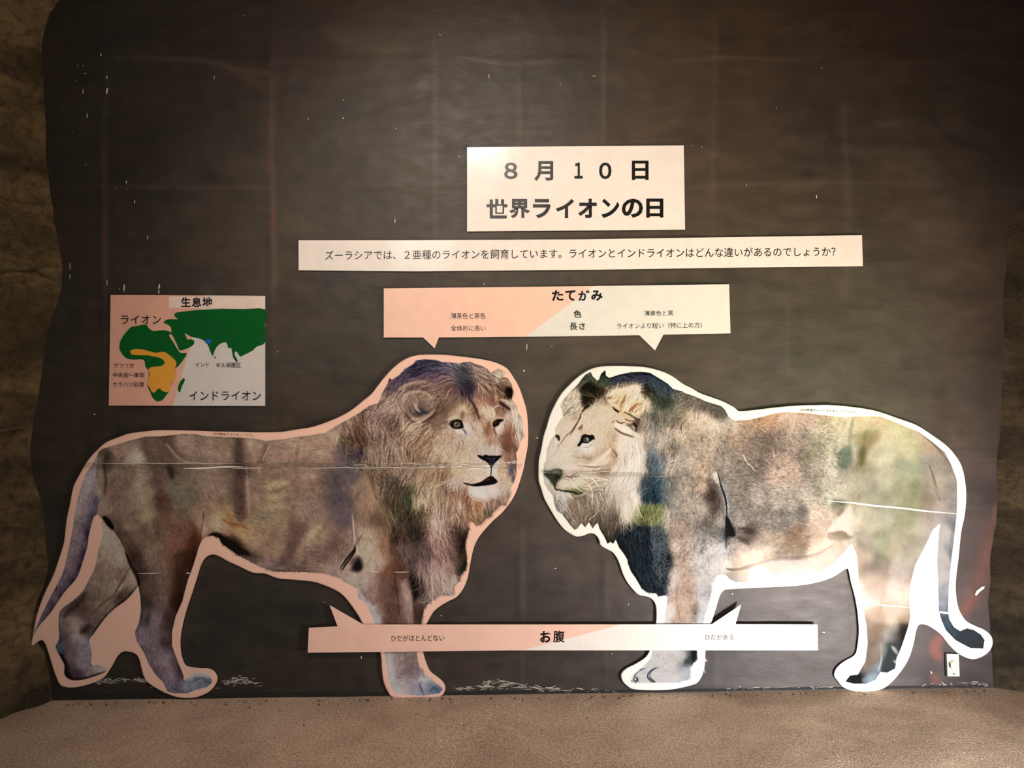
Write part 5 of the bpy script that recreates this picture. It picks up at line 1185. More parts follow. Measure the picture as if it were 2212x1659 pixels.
rng = np.random.default_rng(3)
def flecks(name, items, colr, parent, lift=.0008):
    V, Fc = [], []
    for x, y, w, h, an in items:
        n = 7; t = math.radians(an); b0 = len(V)
        for k in range(n):
            a = 2*PI*k/n; s = rng.uniform(.6, 1.1)
            dx, dy = w*.5*math.cos(a)*s, h*.5*math.sin(a)*s
            V.append(tuple(wall_pt(x+dx*math.cos(t)-dy*math.sin(t), y+dx*math.sin(t)+dy*math.cos(t), lift+.0026)))
        V.append(tuple(wall_pt(x, y, lift+.0036)))
        for k in range(n): Fc.append((b0+k, b0+n, b0+(k+1) % n))
    me = mesh(name, V, Fc)
    return link(name, me, colr, parent, kind='stuff')
M_chip = mat('bare pale plaster', 'cfcabc', .8); M_scuff = mat('grey lime scuffing', 'a8a298', .9)
chips = [(218,118,4,9,0),(168,141,2,4,0),(180,142,3,3,0),(184,159,3,3,0),(231,167,3,9,0),(165,174,2,3,0),(231,196,4,18,8),(179,198,2.5,13,4),(188,250,3,13,0),(177,231,2,2,0),(218,229,3,2,0),
 (157,286,2,3,0),(185,356,3,3,0),(273,393,3,8,5),(275,409,2,3,0),(251,407,2,2,0),(291,436,3,10,0),(319,513,2,10,0),(151,575,2,18,0),(151,597,2,14,0),(231,610,2,18,0),(268,622,3,24,2),(258,624,2,4,0),
 (344,618,4,16,8),(343,630,3,12,0),(463,167,2,10,0),(666,257,2,4,0),(742,216,3,3,0),(741,255,4,4,0),(855,278,3,3,0),(528,34,3,2,20),(1132,801,5,5,0),(204,895,5,3,-25),(853,478,2,12,0),(992,338,2,5,-20),
 (1283,164,12,1.6,5),(1210,182,2,3,0),(1045,614,2,5,0),(1138,750,2,16,0),(1192,748,2,2,0),(1677,234,2,4,0),(1775,147,2,4,0),(1764,425,2.5,9,0),(1612,400,2,5,0),(1781,294,2,2,0),(1496,315,3,2,0),
 (1516,317,3,2,0),(1160,946,8,3,0),(600,760,2,4,0),(700,1300,2,4,0),(780,1420,3,9,0),(1200,1228,3,3,0),(1322,1412,3,3,0),(1358,1306,2,6,-15),(1779,1366,10,2,6),(1582,1283,2,5,-15),(1525,1427,4,8,-30),
 (1522,1450,2,14,-12),(2012,1453,3,8,-20),(1056,165,2,10,0),(950,75,9,1.5,30),(1700,60,2,2,0),(770,1600,0.1,0.1,0),(953,1330,3,3,0),(888,1338,2,2,0),(420,1175,2,5,0),(1270,812,0.1,0.1,0)]
chips = [t for t in chips if t[2] > 1]
flecks('paint_chips', chips, M_chip, wall)
sc = []
for x0, x1, y0, n, a in ((205,330,1474,60,5), (320,480,1484,8,2), (480,560,1478,50,7), (330,420,1500,12,3), (985,1210,1489,90,5), (1040,1110,1478,26,4), (1160,1330,1494,40,3), (1570,1860,1489,40,3), (1980,2140,1480,24,3)):
    for k in range(n):
        x = x0+(x1-x0)*rng.random(); w = rng.uniform(6, 22)
        sc.append((x, y0-a*math.sin((x-x0)/(x1-x0)*PI)*rng.uniform(.4, 2.2)+rng.normal(0, 2.0), w, rng.uniform(.8, 2.4), rng.normal(0, 14)))
for k in range(9):                                       # smear under the map and pale curved swipes at the skirting
    t = k/9; sc.append((505+28*t, 1482-14*math.sin(t*PI), 8, 2.0, -30+70*t)); sc.append((1078+60*t, 1484-8*math.sin(t*PI), 12, 2, -10+20*t))
flecks('lime_scuffs', sc, M_scuff, wall, .0002)
slab('peeled_paint', [(2106,1284), (2110,1276), (2120,1268), (2127,1266), (2126,1271), (2116,1279), (2109,1287)], .001, .006, M_chip, wall)
slab('dark_joint', [(112,1501), (600,1499), (1106,1494), (1700,1486), (2140,1480), (2140,1484), (1700,1491), (1106,1499), (600,1504), (112,1507)], -.001, .0034, mat('grimy wall foot', '191512', .8), wall)

# ---- setting: floor, rock sides, roof ---------------------------------------
def build_floor():
    xs = np.concatenate([np.linspace(-3.6, 3.6, 181)]); ys = np.concatenate([np.linspace(.03, -1.3, 90), np.linspace(-1.4, -6.2, 60)])
    X, Y = np.meshgrid(xs, ys); Z = np.zeros_like(X)
    for i in range(X.shape[0]):
        for j in range(X.shape[1]):
            x, y = X[i, j], Y[i, j]; Z[i, j] = .004*noise.noise(Vector((x*1.7, y*1.7, 3.1)))+.0016*noise.noise(Vector((x*9, y*9, 1.0)))
    h, w = X.shape; idx = np.arange(h*w).reshape(h, w); q = np.stack([idx[:-1, :-1], idx[1:, :-1], idx[1:, 1:], idx[:-1, 1:]], -1).reshape(-1, 4)
    me = grid_mesh('floor', np.stack([X, Y, Z], -1).reshape(-1, 3), q)
    m = mat('brown granular paving', None, .85, .3)
    n1 = noise_tex(m, 2.2, 5.0, .6); n2 = noise_tex(m, 150.0, 3.0, .6); n3 = noise_tex(m, 55.0, 4.0, .7)
    r1 = ramp(m, n1.outputs[0], [(.3, 'b0957e'), (.5, 'caad94'), (.72, 'dabfa5')]); r2 = ramp(m, n2.outputs[0], [(.34, .5), (.5, .95), (.68, 1.4)])
    r3 = ramp(m, n3.outputs[0], [(.3, .80), (.7, 1.15)])
    x = mixrgb(m, 'MULTIPLY', 1.0, r1.outputs[0], r2.outputs[0]); x = mixrgb(m, 'MULTIPLY', 1.0, x.outputs[0], r3.outputs[0]); L(m, x.outputs[0], P_(m).inputs['Base Color'])
    b = bump(m, n2.outputs[0], .9, .006); b = bump(m, n3.outputs[0], .5, .006, b); L(m, b.outputs[0], P_(m).inputs['Normal'])
    return link('floor', me, m, None, kind='structure')
floor = build_floor()

def rock_mat(name, c):
    m = mat(name, None, .9, .2)
    n1 = noise_tex(m, 2.4, 6.0, .62, (1, 1, 1.6)); n2 = noise_tex(m, 22.0, 8.0, .7); n3 = noise_tex(m, 1.1, 4.0, .5, (1, 1, 3.0), 1.5)
    r1 = ramp(m, n1.outputs[0], [(.3, c[0]), (.5, c[1]), (.7, c[2])]); r2 = ramp(m, n2.outputs[0], [(.3, .35), (.52, 1.0), (.75, 1.3)])
    r3 = ramp(m, n3.outputs[0], [(.40, .45), (.5, 1.05)])
    x = mixrgb(m, 'MULTIPLY', 1.0, r1.outputs[0], r2.outputs[0]); x = mixrgb(m, 'MULTIPLY', .7, x.outputs[0], r3.outputs[0]); L(m, x.outputs[0], P_(m).inputs['Base Color'])
    b = bump(m, n1.outputs[0], .7, .06); b = bump(m, n2.outputs[0], 1.0, .03, b); L(m, b.outputs[0], P_(m).inputs['Normal'])
    return m
def rock_side(name, prof, sgn, depth, m, flare, amp):
    P = nums(prof); P = P[np.argsort(P[:, 1])]; yy = np.linspace(-420, 1530, 520 if sgn < 0 else 300); xb = np.interp(yy, P[:, 1], P[:, 0])
    s = np.concatenate([np.linspace(0, .5, 60)**1.0, np.linspace(.52, depth, 90)])
    base = wall_pts(np.stack([xb, yy], 1), 0.0); V = np.zeros((len(yy), len(s), 3))
    for i in range(len(yy)):
        for j, d in enumerate(s):
            k = min(1, d/.07); z = base[i, 2]; p = Vector((d*1.6, z*1.6, 7.7 if sgn < 0 else 2.2))
            f = noise.fractal(p*1.3, 1.0, 2.2, 5)+.6*abs(noise.noise(Vector((d*.8, z*3.3+.5*math.sin(d*3), 1.7))))
            f += .35*noise.fractal(p*6.0, 1.0, 2.0, 4)
            if sgn < 0:
                for zc, sl, w in ((2.93, .35, .012), (2.33, .25, .010), (2.06, -.6, .010), (1.98, .1, .014), (1.72, .3, .012), (1.30, -.2, .012), (.86, .15, .014), (.62, -.3, .01)):
                    f += .55*math.exp(-((z-zc-sl*d-.02*math.sin(d*23+zc*9))/w)**2)*(.4+.6*abs(math.sin(d*9+zc*5)))
            V[i, j] = (base[i, 0]+sgn*(flare(d, z)-amp*k*f), -d+.004, z)
    h, w = V.shape[:2]; idx = np.arange(h*w).reshape(h, w); q = np.stack([idx[:-1, :-1], idx[1:, :-1], idx[1:, 1:], idx[:-1, 1:]], -1).reshape(-1, 4)
    if sgn > 0: q = q[:, ::-1]
    return link(name, grid_mesh(name, V.reshape(-1, 3), q), m, None, kind='structure')
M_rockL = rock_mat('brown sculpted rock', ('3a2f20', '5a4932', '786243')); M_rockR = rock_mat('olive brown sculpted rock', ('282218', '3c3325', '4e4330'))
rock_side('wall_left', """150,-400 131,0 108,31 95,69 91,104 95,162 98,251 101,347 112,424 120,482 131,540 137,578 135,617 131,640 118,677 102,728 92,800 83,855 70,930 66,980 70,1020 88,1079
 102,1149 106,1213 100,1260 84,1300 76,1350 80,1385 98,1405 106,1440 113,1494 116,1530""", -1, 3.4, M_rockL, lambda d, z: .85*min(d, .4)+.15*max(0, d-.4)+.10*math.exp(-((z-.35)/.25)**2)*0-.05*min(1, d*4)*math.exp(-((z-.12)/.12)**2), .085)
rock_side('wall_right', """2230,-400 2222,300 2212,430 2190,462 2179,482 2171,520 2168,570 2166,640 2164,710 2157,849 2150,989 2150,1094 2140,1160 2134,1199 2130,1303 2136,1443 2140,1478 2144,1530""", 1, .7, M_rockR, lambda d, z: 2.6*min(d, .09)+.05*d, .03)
def plane_box(name, lo, hi, m, **kw):
    bm = bmesh.new(); box_bm(bm, lo, hi); return link(name, bm_mesh(name, bm), m, None, **kw)
M_roof = rock_mat('dark rock ceiling', ('1c1712', '2a241c', '352e24'))
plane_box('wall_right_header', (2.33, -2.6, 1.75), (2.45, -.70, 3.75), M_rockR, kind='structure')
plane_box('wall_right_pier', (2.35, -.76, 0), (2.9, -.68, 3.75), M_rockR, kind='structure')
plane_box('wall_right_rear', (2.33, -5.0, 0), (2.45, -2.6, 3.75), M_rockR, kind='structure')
plane_box('ceiling', (-4.2, -5.0, 3.75), (2.9, .25, 3.95), M_roof, kind='structure')
plane_box('wall_front', (-4.2, -5.2, 0), (2.45, -5.0, 3.75), M_rockR, kind='structure')

# ---- outdoors behind the viewer (seen in the gloss of the prints) -----------
M_ground = mat('dark grass and soil', None, .9, .2); g1 = noise_tex(M_ground, 3.0, 5.0); L(M_ground, ramp(M_ground, g1.outputs[0], [(.3, '33361f'), (.7, '46502c')]).outputs[0], P_(M_ground).inputs['Base Color'])  # grass and soil, dark in their own colour
plane_box('ground', (-16, -26, -.12), (18, 8, -.012), M_ground, kind='structure')
M_leaf = mat('sunlit green leaves', None, .55, .3); l1 = noise_tex(M_leaf, 6.0, 3.0); L(M_leaf, ramp(M_leaf, l1.outputs[0], [(.3, '447e24'), (.5, '72b43a'), (.7, 'a4d458')]).outputs[0], P_(M_leaf).inputs['Base Color'])
M_stem = mat('brown stems', '4a3624', .8)
def shrub_mesh(seed, n):
    r = np.random.default_rng(seed); V, Fc = [], []
    for k in range(n):
        a, b = r.uniform(0, 2*PI), math.acos(r.uniform(-.3, 1)); rad = r.uniform(.55, 1.0)
        p = Vector((math.cos(a)*math.sin(b), math.sin(a)*math.sin(b), .55+.8*math.cos(b)))*rad
        d = Vector(r.normal(0, 1, 3)).normalized(); u = d.orthogonal().normalized(); l = r.uniform(.09, .17); w = l*.32
        i = len(V); V += [p, p+d*l*.5+u*w, p+d*l, p+d*l*.5-u*w]; Fc.append((i, i+1, i+2, i+3))
    return mesh('leaves', V, Fc)
lv = [shrub_mesh(7, 900), shrub_mesh(8, 900)]
bm = bmesh.new()
for k in range(5):
    r_ = bmesh.ops.create_cone(bm, segments=6, radius1=.05, radius2=.02, depth=.8, cap_ends=True)['verts']
    a = k*1.26; bmesh.ops.rotate(bm, verts=r_, cent=(0, 0, 0), matrix=Matrix.Rotation(.35, 3, (math.cos(a), math.sin(a), 0)))
    bmesh.ops.translate(bm, verts=r_, vec=(-.12*math.sin(a), .12*math.cos(a), .38))
stem_me = bm_mesh('stems', bm)
SH = [(3.1, -2.15, .42, 1.15, 'green shrub just outside the side opening'), (3.75, -3.5, .55, 1.1, 'middle-sized green shrub outside, second in the row'), (4.7, -5.0, .75, 1.1, 'round green shrub outside, third in the row'),
 (5.6, -7.4, 1.2, 1.3, 'tall green shrub at the back of the yard'), (8.6, -8.6, 1.2, 1.4, 'tallest green shrub, far corner of the sunny yard')]
for k, (x, y, s, z, lab) in enumerate(SH):
    e = bpy.data.objects.new('shrub', None); C.objects.link(e); e.location = (x, y, -.012); e.rotation_euler[2] = k*1.1; e.scale = (s, s, s*z)
    e['label'] = lab; e['category'] = 'shrub'; e['group'] = 'shrubs in the yard outside'
    link('leaves', lv[k % 2], M_leaf, e, kind='stuff'); link('stems', stem_me, M_stem, e)

# ---- lettering --------------------------------------------------------------
def lettering(body, x0, y0, x1, y1, off, mt, parent, bold=0.0, tilt=0.0, name='lettering'):
    """text filling the photograph box x0..x1, y0..y1 (tilt: px rise of the right end)"""
    c = bpy.data.curves.new('text', 'FONT'); c.body = body; c.size = 1.0; c.resolution_u = 3; c.offset = bold
    o = bpy.data.objects.new('text', c); C.objects.link(o); bpy.context.view_layer.update()
    me = bpy.data.meshes.new_from_object(o.evaluated_get(bpy.context.evaluated_depsgraph_get()))
    bpy.data.objects.remove(o); bpy.data.curves.remove(c)
    n = len(me.vertices); co = np.zeros(n*3, np.float32); me.vertices.foreach_get('co', co); co = co.reshape(-1, 3)
    lo, hi = co.min(0), co.max(0); u = (co[:, 0]-lo[0])/(hi[0]-lo[0]); v = (co[:, 1]-lo[1])/(hi[1]-lo[1])
    X = x0+u*(x1-x0); Y = y1-v*(y1-y0)-u*tilt
    f = off(X, Y) if callable(off) else off
    me.vertices.foreach_set('co', wall_pts(np.stack([X, Y], 1), f).astype(np.float32).ravel()); me.update()
    me.materials.clear(); me.name = name
    return link(name, me, mt, parent)

def sheet_grid(name, pts, off, mt, parent, step=9.0):
    """paper sheet with its own slight waviness, cut to a straight-edged outline (photograph points)"""
    P = np.asarray(pts, float); bm = bmesh.new()
    vs = [bm.verts.new((x, y, 0)) for x, y in P]; f = bm.faces.new(vs)
    def cut(ax, lo, hi):
        t = lo+step
        while t < hi-.5:
            co = (t, 0, 0) if ax == 0 else (0, t, 0); no = (1, 0, 0) if ax == 0 else (0, 1, 0)
            bmesh.ops.bisect_plane(bm, geom=bm.verts[:]+bm.edges[:]+bm.faces[:], plane_co=co, plane_no=no); t += step
    cut(0, P[:, 0].min(), P[:, 0].max()); cut(1, P[:, 1].min(), P[:, 1].max())
    for v in bm.verts:
        x, y = v.co.x, v.co.y; o = float(off(np.array([x]), np.array([y]))[0]) if callable(off) else off
        v.co = wall_pt(x, y, o)
    bmesh.ops.recalc_face_normals(bm, faces=bm.faces)
    s = sum(fc.normal.y*fc.calc_area() for fc in bm.faces)
    if s > 0: bmesh.ops.reverse_faces(bm, faces=bm.faces)
    for fc in bm.faces: fc.smooth = True
    return link(name, bm_mesh(name, bm), mt, parent)
M_edge = mat('laminate edge', 'cfc6ba', .3)
def sign(name, outline, label, base, amp=1.0, seed=0.0, mt=M_white):
    e = slab(name, outline, .0036, base, M_edge); e['label'] = label; e['category'] = 'sign'
    return e, (lambda x, y, k=0.0: base+.0006+k+wav(x, y, amp, seed))

# ---- world lion day sheet
o = [(1009,318), (1477,314), (1480,496), (1009,500)]
e, s = sign('date_sign', o, 'white paper sign with large black Japanese date, topmost on the wall', .0062, 1, .3)
sheet_grid('paper', o, s, M_white, e)
T = lambda x, y: s(x, y, .0008)
for ch, a, b, c_, d in (('８', 1089, 351, 1118, 387), ('月', 1154, 348, 1195, 391), ('１', 1241, 351, 1259, 386), ('０', 1294, 351, 1321, 387), ('日', 1365, 347, 1401, 389)):
    lettering(ch, a, b, c_, d, T, M_ink, e, .03)
for k, (ch, a, b) in enumerate((('世', 1051, 1096), ('界', 1100, 1145), ('ラ', 1151, 1190), ('イ', 1201, 1240), ('オ', 1249, 1289), ('ン', 1299, 1338), ('の', 1343, 1389), ('日', 1396, 1433))):
    lettering(ch, a, 430-.15*k, b, 472-.25*k, T, M_ink, e, .036)
# ---- question banner
o = [(645,519), (900,519), (1260,517), (1600,512), (1862,508), (1864,575), (1600,578), (1260,583), (900,586), (645,584)]
e, s = sign('question_banner', o, 'long narrow white banner with one line of thin black Japanese text', .0062, 1, 1.1)
sheet_grid('paper', o, s, M_white, e)
lettering('ズーラシアでは、２亜種のライオンを飼育しています。ライオンとインドライオンはどんな違いがあるのでしょうか？', 702, 541.5, 1805, 562, lambda x, y: s(x, y, .0008), M_ink, e, .004, 8.5)
# ---- mane sign
o = [(829,623), (1200,619), (1575,614), (1578,720), (1433,723), (1415,757), (1381,724), (1200,727), (948,729), (939,753), (914,729), (829,729)]
e, s = sign('mane_sign', o, 'pink and pale grey speech sign with two pointers down above the lions', .0066, 1, 2.0)
sheet_grid('pink_paper', [(829,623), (1283,618), (1137,727), (948,729), (939,753), (914,729), (829,729)], s, M_pink, e)
sheet_grid('grey_paper', [(1283,618), (1575,614), (1578,720), (1433,723), (1415,757), (1381,724), (1137,727)], s, M_grey, e)
T = lambda x, y: s(x, y, .0008)
for ch, a, b in (('た', 1192, 1217), ('て', 1221, 1243), ('が', 1249, 1274), ('み', 1277, 1302)): lettering(ch, a, 627, b, 650, T, M_ink, e, .034)
lettering('色', 1239, 670, 1256, 686, T, M_ink, e, .018); lettering('長', 1230, 697, 1247, 713, T, M_ink, e, .014); lettering('さ', 1251, 697, 1264, 712, T, M_ink, e, .022)
lettering('薄茶色と茶色', 974, 676, 1049, 688.5, T, M_inkthin, e); lettering('全体的に長い', 974, 703, 1049, 715, T, M_inkthin, e)
lettering('薄黄色と黒', 1392, 671, 1454, 682.5, T, M_inkthin, e, 0, .5); lettering('ライオンより短い（特に上の方）', 1333, 698, 1516, 710.5, T, M_inkthin, e, 0, 2)
# ---- belly sign (lies over the lions' forelegs)
o = [(667,1356), (729,1353), (712,1307), (785,1349), (1106,1349), (1538,1348), (1601,1306), (1589,1348), (1766,1349), (1767,1405), (1106,1405), (665,1410)]
e = slab('belly_sign', o, .0215, .0255, M_edge); e['label'] = 'long low pink and white sign across both lions\' forelegs, pointers at its upper edge'; e['category'] = 'sign'
s = lambda x, y, k=0.0: .0261+k+wav(x, y, .8, 3.0)
sheet_grid('pink_paper', [(667,1356), (729,1353), (712,1307), (785,1349), (1106,1349), (1340,1349), (1232,1378), (1128,1405), (1106,1405), (665,1410)], s, M_pink, e)
sheet_grid('white_paper', [(1340,1349), (1538,1348), (1601,1306), (1589,1348), (1766,1349), (1767,1405), (1128,1405), (1232,1378)], s, M_white, e)
T = lambda x, y: s(x, y, .0008)
lettering('お', 1167, 1363, 1191, 1388, T, M_ink, e, .034); lettering('腹', 1195, 1362, 1220, 1388, T, M_ink, e, .018); lettering('ひだがほとんどない', 845, 1372, 960, 1385.5, T, M_inkthin, e, 0, 1)
lettering('ひだがある', 1523, 1370, 1585, 1382, T, M_inkthin, e)
# ---- habitat map
mp = lambda t: nums(t)/5.529+np.array([220.0, 600.0])
o = [(239,637), (573,639), (573,877), (235,876)]
e, s = sign('habitat_map', o, 'small laminated map sheet with green land and orange patch, left of the lions\' heads', .0062, 1.8, .7)
sheet_grid('grey_sea', [(441.5,638), (573,639), (573,877), (374,876.5)], s, M_lav, e, 7); sheet_grid('pink_sea', [(239,637), (441.5,638), (374,876.5), (235,876)], s, M_map, e, 7)
lay = lambda k: (lambda x, y: s(x, y, k))
sheet_grid('title_strip', [(365,640), (572.5,641), (572.5,667), (486,667), (486,666), (365,665)], lay(.0006), M_paper, e, 7)
def shape(name, t, k, mt, sm=3):
    p = catmull(mp(t), sm); sheet_grid(name, p, lay(k), mt, e, 8)
shape('land', """535,563 500,560 420,575 350,590 290,650 240,720 212,790 215,860 250,920 300,965 380,978 480,975 510,1000 520,1060 555,1110 560,1200 548,1290 580,1370 600,1420 640,1465 680,1475 730,1455
 770,1400 800,1360 820,1290 860,1240 880,1180 875,1090 920,1050 980,970 1015,905 960,900 925,885 900,850 860,780 820,720 806,690 812,676 826,672 822,648 800,640 750,628 680,630 620,636 570,612 548,580""", .0011, M_green)
shape('land', """826,672 830,640 826,600 810,575 770,550 735,535 770,505 820,495 905,495 870,460 872,430 910,412 1100,390 1300,378 1450,370 1700,374 1948,378 1949,560 1950,770 1850,820 1800,870 1700,920 1660,940 1635,920
 1610,882 1588,890 1590,930 1620,980 1615,1010 1590,985 1565,940 1545,840 1512,843 1500,800 1480,770 1420,785 1370,830 1340,890 1325,935 1300,890 1260,790 1210,745 1150,722 1080,708 1040,690 992,660 1005,700 1025,738
 1060,735 1100,750 1100,790 1060,825 1000,850 930,868 900,800 870,740 845,690""", .0013, M_green)
shape('land', "985,1200 990,1230 955,1300 935,1365 912,1350 910,1310 930,1250 960,1210", .0011, M_green)
shape('lion_range', """345,870 400,852 480,856 560,875 640,895 720,885 760,890 800,920 850,960 890,1010 880,1060 870,1110 880,1180 860,1240 820,1280 815,1340 780,1365 730,1355 690,1322 660,1335 630,1370 600,1365 570,1310
 548,1270 555,1210 572,1150 555,1110 570,1078 620,1062 700,1055 745,1030 740,990 700,960 620,940 540,925 420,925 360,915 340,890""", .0017, M_orange)
shape('lion_range', "1232,765 1245,738 1270,730 1297,738 1306,762 1295,785 1268,790 1245,782", .0019, M_blue); shape('island', "1341,950 1352,938 1362,950 1352,962", .0011, M_green)
T = lay(.0022)
for ch, a, b in (('生', 391, 412), ('息', 414, 435), ('地', 437, 459)): lettering(ch, a, 642, b, 663, T, M_ink, e, .02)
lettering('ライオン', 261, 681, 348, 700, T, M_ink, e); lettering('アフリカ', 246, 785, 289, 795, T, M_inkthin, e)
lettering('中央部～東部', 244, 805, 312, 815.5, T, M_inkthin, e); lettering('カラハリ砂漠', 244, 825, 311, 836, T, M_inkthin, e)
lettering('インド', 422, 783, 452, 792.5, T, M_inkthin, e); lettering('ギル保護区', 467, 783, 520, 794, T, M_inkthin, e); lettering('インドライオン', 409, 845, 564, 865, T, M_ink, e)

# ---- the two lions ----------------------------------------------------------
M_tape = bpy.data.materials.new('clear tape'); M_tape.use_nodes = True
n_ = M_tape.node_tree; out = n_.nodes['Material Output']; n_.nodes.remove(n_.nodes['Principled BSDF'])
tr = n_.nodes.new('ShaderNodeBsdfTransparent'); gl = n_.nodes.new('ShaderNodeBsdfGlossy'); mx = n_.nodes.new('ShaderNodeMixShader'); gl.inputs['Roughness'].default_value = .25
tr.inputs[0].default_value = (.93, .93, .9, 1); mx.inputs[0].default_value = .09; n_.links.new(tr.outputs[0], mx.inputs[1]); n_.links.new(gl.outputs[0], mx.inputs[2]); n_.links.new(mx.outputs[0], out.inputs[0])
tn = noise_tex(M_tape, 18.0, 2.0, .5, (1, 1, 6)); tb = bump(M_tape, tn.outputs[0], .5, .02); n_.links.new(tb.outputs[0], gl.inputs['Normal'])
M_seam_highlight = mat('white seam highlight', 'e4e0d8', .15, .5)  # white paints in the highlight along the sheet seams

def ink(c, black=.004):
    return np.clip(s2l(c.img.reshape(-1, 3))-black, .004, 1)
def lion(name, c, outline, label, mt_board, lift):
    board = slab(name, outline, .0056, lift, mt_board, None, 4); board['label'] = label; board['category'] = 'cutout'
    st = c.k; m = c.mask(catmull(outline, 4)) > .995
    i, j = np.mgrid[0:c.h, 0:c.w]; X = (c.x0+j*st).ravel(); Y = (c.y0+i*st).ravel()
    cell = m[:-1, :-1] & m[1:, :-1] & m[1:, 1:] & m[:-1, 1:]
    idx = np.arange(c.h*c.w).reshape(c.h, c.w); q = np.stack([idx[:-1, :-1], idx[1:, :-1], idx[1:, 1:], idx[:-1, 1:]], -1)[cell]
    used = np.zeros(c.h*c.w, bool); used[q.ravel()] = True; new = np.cumsum(used)-1
    off = lift+.0013+.0022*(.5+.5*np.sin(X/61.0+.9*np.sin(Y/90.0)+.4)*np.cos(Y/210.0))+.0006*np.sin(X/23.0+Y/37.0)
    V = wall_pts(np.stack([X, Y], 1)[used], off[used]); col = ink(c)[used]
    link('printed_sheet', grid_mesh('printed_sheet', V, new[q], True, col), M_print, board)
    def height(x, y, k=0.0): return lift+.0013+k+.0022*(.5+.5*np.sin(x/61.0+.9*np.sin(y/90.0)+.4)*np.cos(y/210.0))+.0006*np.sin(x/23.0+y/37.0)
    return board, height
def strip(name, x0, y0, x1, y1, w, hgt, k, mt, parent, taper=False):
    n = max(4, int(abs(x1-x0)/4)); V, Fc = [], []
    for i in range(n+1):
        t = i/n; x, y = x0+(x1-x0)*t, y0+(y1-y0)*t+.5*math.sin(x0+t*(x1-x0)/17.0)
        ww = w*(min(1, 4*t, 4*(1-t))*.8+.2 if taper else 1)
        for q_, dz in ((-.5, 0), (0, .0005), (.5, 0)):
            yy = y+q_*ww; V.append(tuple(wall_pt(x, yy, float(hgt(x, yy, k+dz)))))
    for i in range(n):
        for a in range(2): b = i*3+a; Fc.append((b, b+3, b+4, b+1)[::-1])
    return link(name, mesh(name, V, Fc, True), mt, parent)

cL = detail_left(crisp_left(paint_left(1.2)))
bL, hL = lion('lion_cutout', cL, BOARD_L, 'life-size printed lion facing right on a pink-edged board, left of the other lion', M_pinkL, .014)
lettering('ほぼ等身大ライオン「フク」', 461, 934, 547, 939.5, lambda x, y: hL(x, y, .001), M_ink, bL, 0, -4, 'caption')
strip('clear_tape', 152, 1006, 1128, 1006, 13, hL, .0007, M_tape, bL)
strip('seam_highlight', 186, 1000.5, 520, 1001, 1.2, hL, .0012, M_seam_highlight, bL, True); strip('seam_highlight', 395, 1012, 525, 1008, 3.2, hL, .0014, M_seam_highlight, bL, True)
strip('seam_highlight', 500, 1012.5, 575, 1010, 1.6, hL, .0014, M_seam_highlight, bL, True); strip('seam_highlight', 600, 1011, 1000, 1010, 1.0, hL, .0014, M_seam_highlight, bL, True)
strip('seam_highlight', 1090, 999, 1134, 997, 1.6, hL, .0014, M_seam_highlight, bL, True); strip('seam_highlight', 118, 1243, 134, 1244, 1.4, hL, .0014, M_seam_highlight, bL, True)
strip('seam_highlight', 296, 1238.5, 350, 1238, 1.5, hL, .0014, M_seam_highlight, bL, True); strip('seam_highlight', 798, 1235, 822, 1235, 1.4, hL, .0014, M_seam_highlight, bL, True); strip('seam_highlight', 402, 1238, 410, 1238, 2.6, hL, .0014, M_seam_highlight, bL, True)
strip('seam_highlight', 850, 1235.5, 884, 1236, 1.2, hL, .0014, M_seam_highlight, bL, True)
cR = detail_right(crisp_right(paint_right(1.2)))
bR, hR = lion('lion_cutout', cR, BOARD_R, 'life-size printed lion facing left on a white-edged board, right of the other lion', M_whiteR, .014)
lettering('ほぼ等身大インドライオン「バドゥリ」', 1729, 882, 1848, 888, lambda x, y: hR(x, y, .001), M_ink, bR, 0, -5, 'caption')
strip('seam_highlight', 1786, 1081, 2070, 1111, 3.4, hR, .0012, M_seam_highlight, bR, True); strip('seam_highlight', 1858, 1302, 1968, 1313, 2.8, hR, .0012, M_seam_highlight, bR, True); strip('seam_highlight', 2030, 1322, 2050, 1324, 4, hR, .0012, M_seam_highlight, bR)
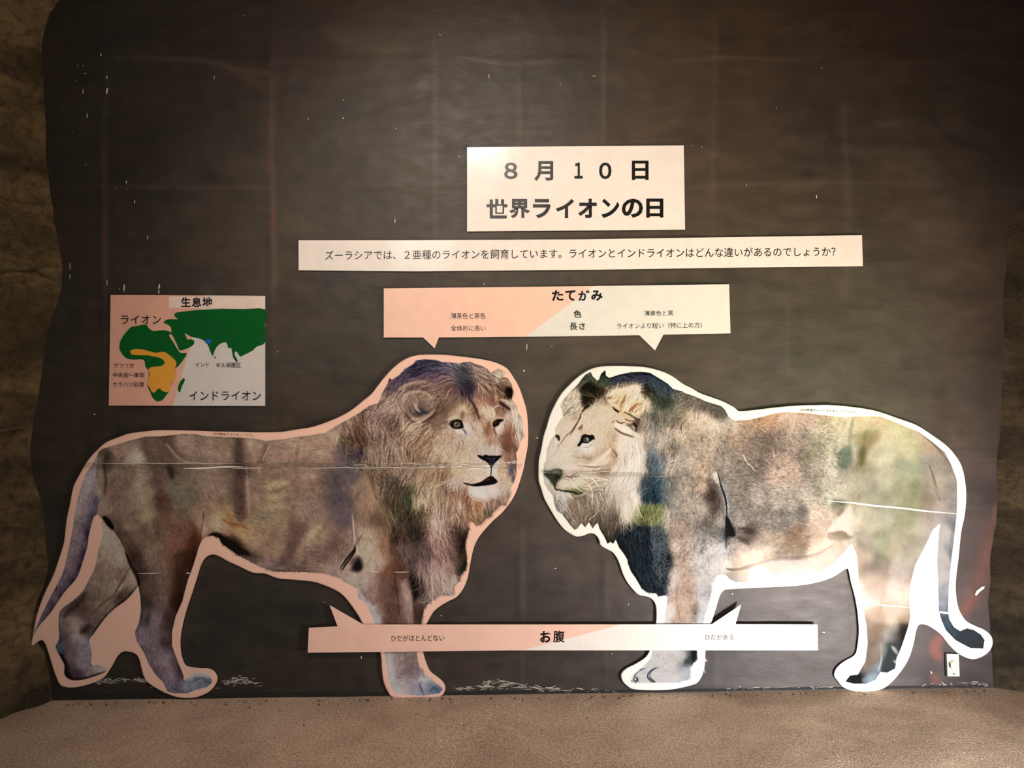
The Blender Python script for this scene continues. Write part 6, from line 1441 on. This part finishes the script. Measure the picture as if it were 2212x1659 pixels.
strip('clear_tape', 1168, 1018, 1500, 1030, 10, hR, .0007, M_tape, bR)

# ---- socket plate at the foot of the wall -----------------------------------
M_plate = mat('yellowed plastic plate', 'cfc8ac', .5); M_dark = mat('dark gap', '15120f', .7); M_dial = mat('worn plastic ring', 'b5ae98', .5)
p = slab('wall_socket', [(2045,1412), (2071,1413), (2073,1461), (2047,1461)], .003, .015, M_plate); p['label'] = 'small cream socket plate low on the wall by the right lion\'s tail tip'; p['category'] = 'socket'
slab('side_shadow_gap', [(2041,1411), (2045,1412), (2047,1461), (2043,1461)], .003, .011, M_dark, p)
ring = [(2059+9.5*math.cos(a), 1437+11*math.sin(a)) for a in np.linspace(0, 2*PI, 24, endpoint=False)]
slab('ring', ring, .0145, .0185, M_dial, p); ring2 = [(2060+6.5*math.cos(a), 1437+8*math.sin(a)) for a in np.linspace(0, 2*PI, 20, endpoint=False)]
slab('knob', ring2, .0185, .023, M_plate, p); slab('notch', [(2050,1428), (2055,1438), (2059,1446), (2053,1442), (2050,1440)], .0185, .0192, M_dark, p)
for k, (x, y) in enumerate(((2061, 1456),)):
    slab('screw', [(x+1.8*math.cos(a), y+1.8*math.sin(a)) for a in np.linspace(0, 2*PI, 10, endpoint=False)], .0148, .0165, M_dark, p)

# ---- small litter along the foot of the wall ---------------------------------
M_lit = mat('dry leaf litter', '6e5a40', .9); V, Fc = [], []
for k in range(150):
    t = rng.random(); x = -2.1+4.3*rng.random(); y = -.036-abs(rng.normal(0, .02 if t < .75 else .18)); a = rng.uniform(0, PI); l = rng.uniform(.004, .014); i = len(V)
    ca, sa = math.cos(a), math.sin(a); z = .006
    V += [(x-l*ca, y-l*sa, z-.002), (x+.35*l*sa, y-.35*l*ca, z+.002), (x+l*ca, y+l*sa, z+.001), (x-.35*l*sa, y+.35*l*ca, z)]; Fc.append((i, i+1, i+2, i+3))
o = link('leaf_litter', mesh('leaf_litter', V, Fc), M_lit, None, kind='stuff'); o['label'] = 'crumbs of dry leaf and grit along the foot of the wall'; o['category'] = 'litter'
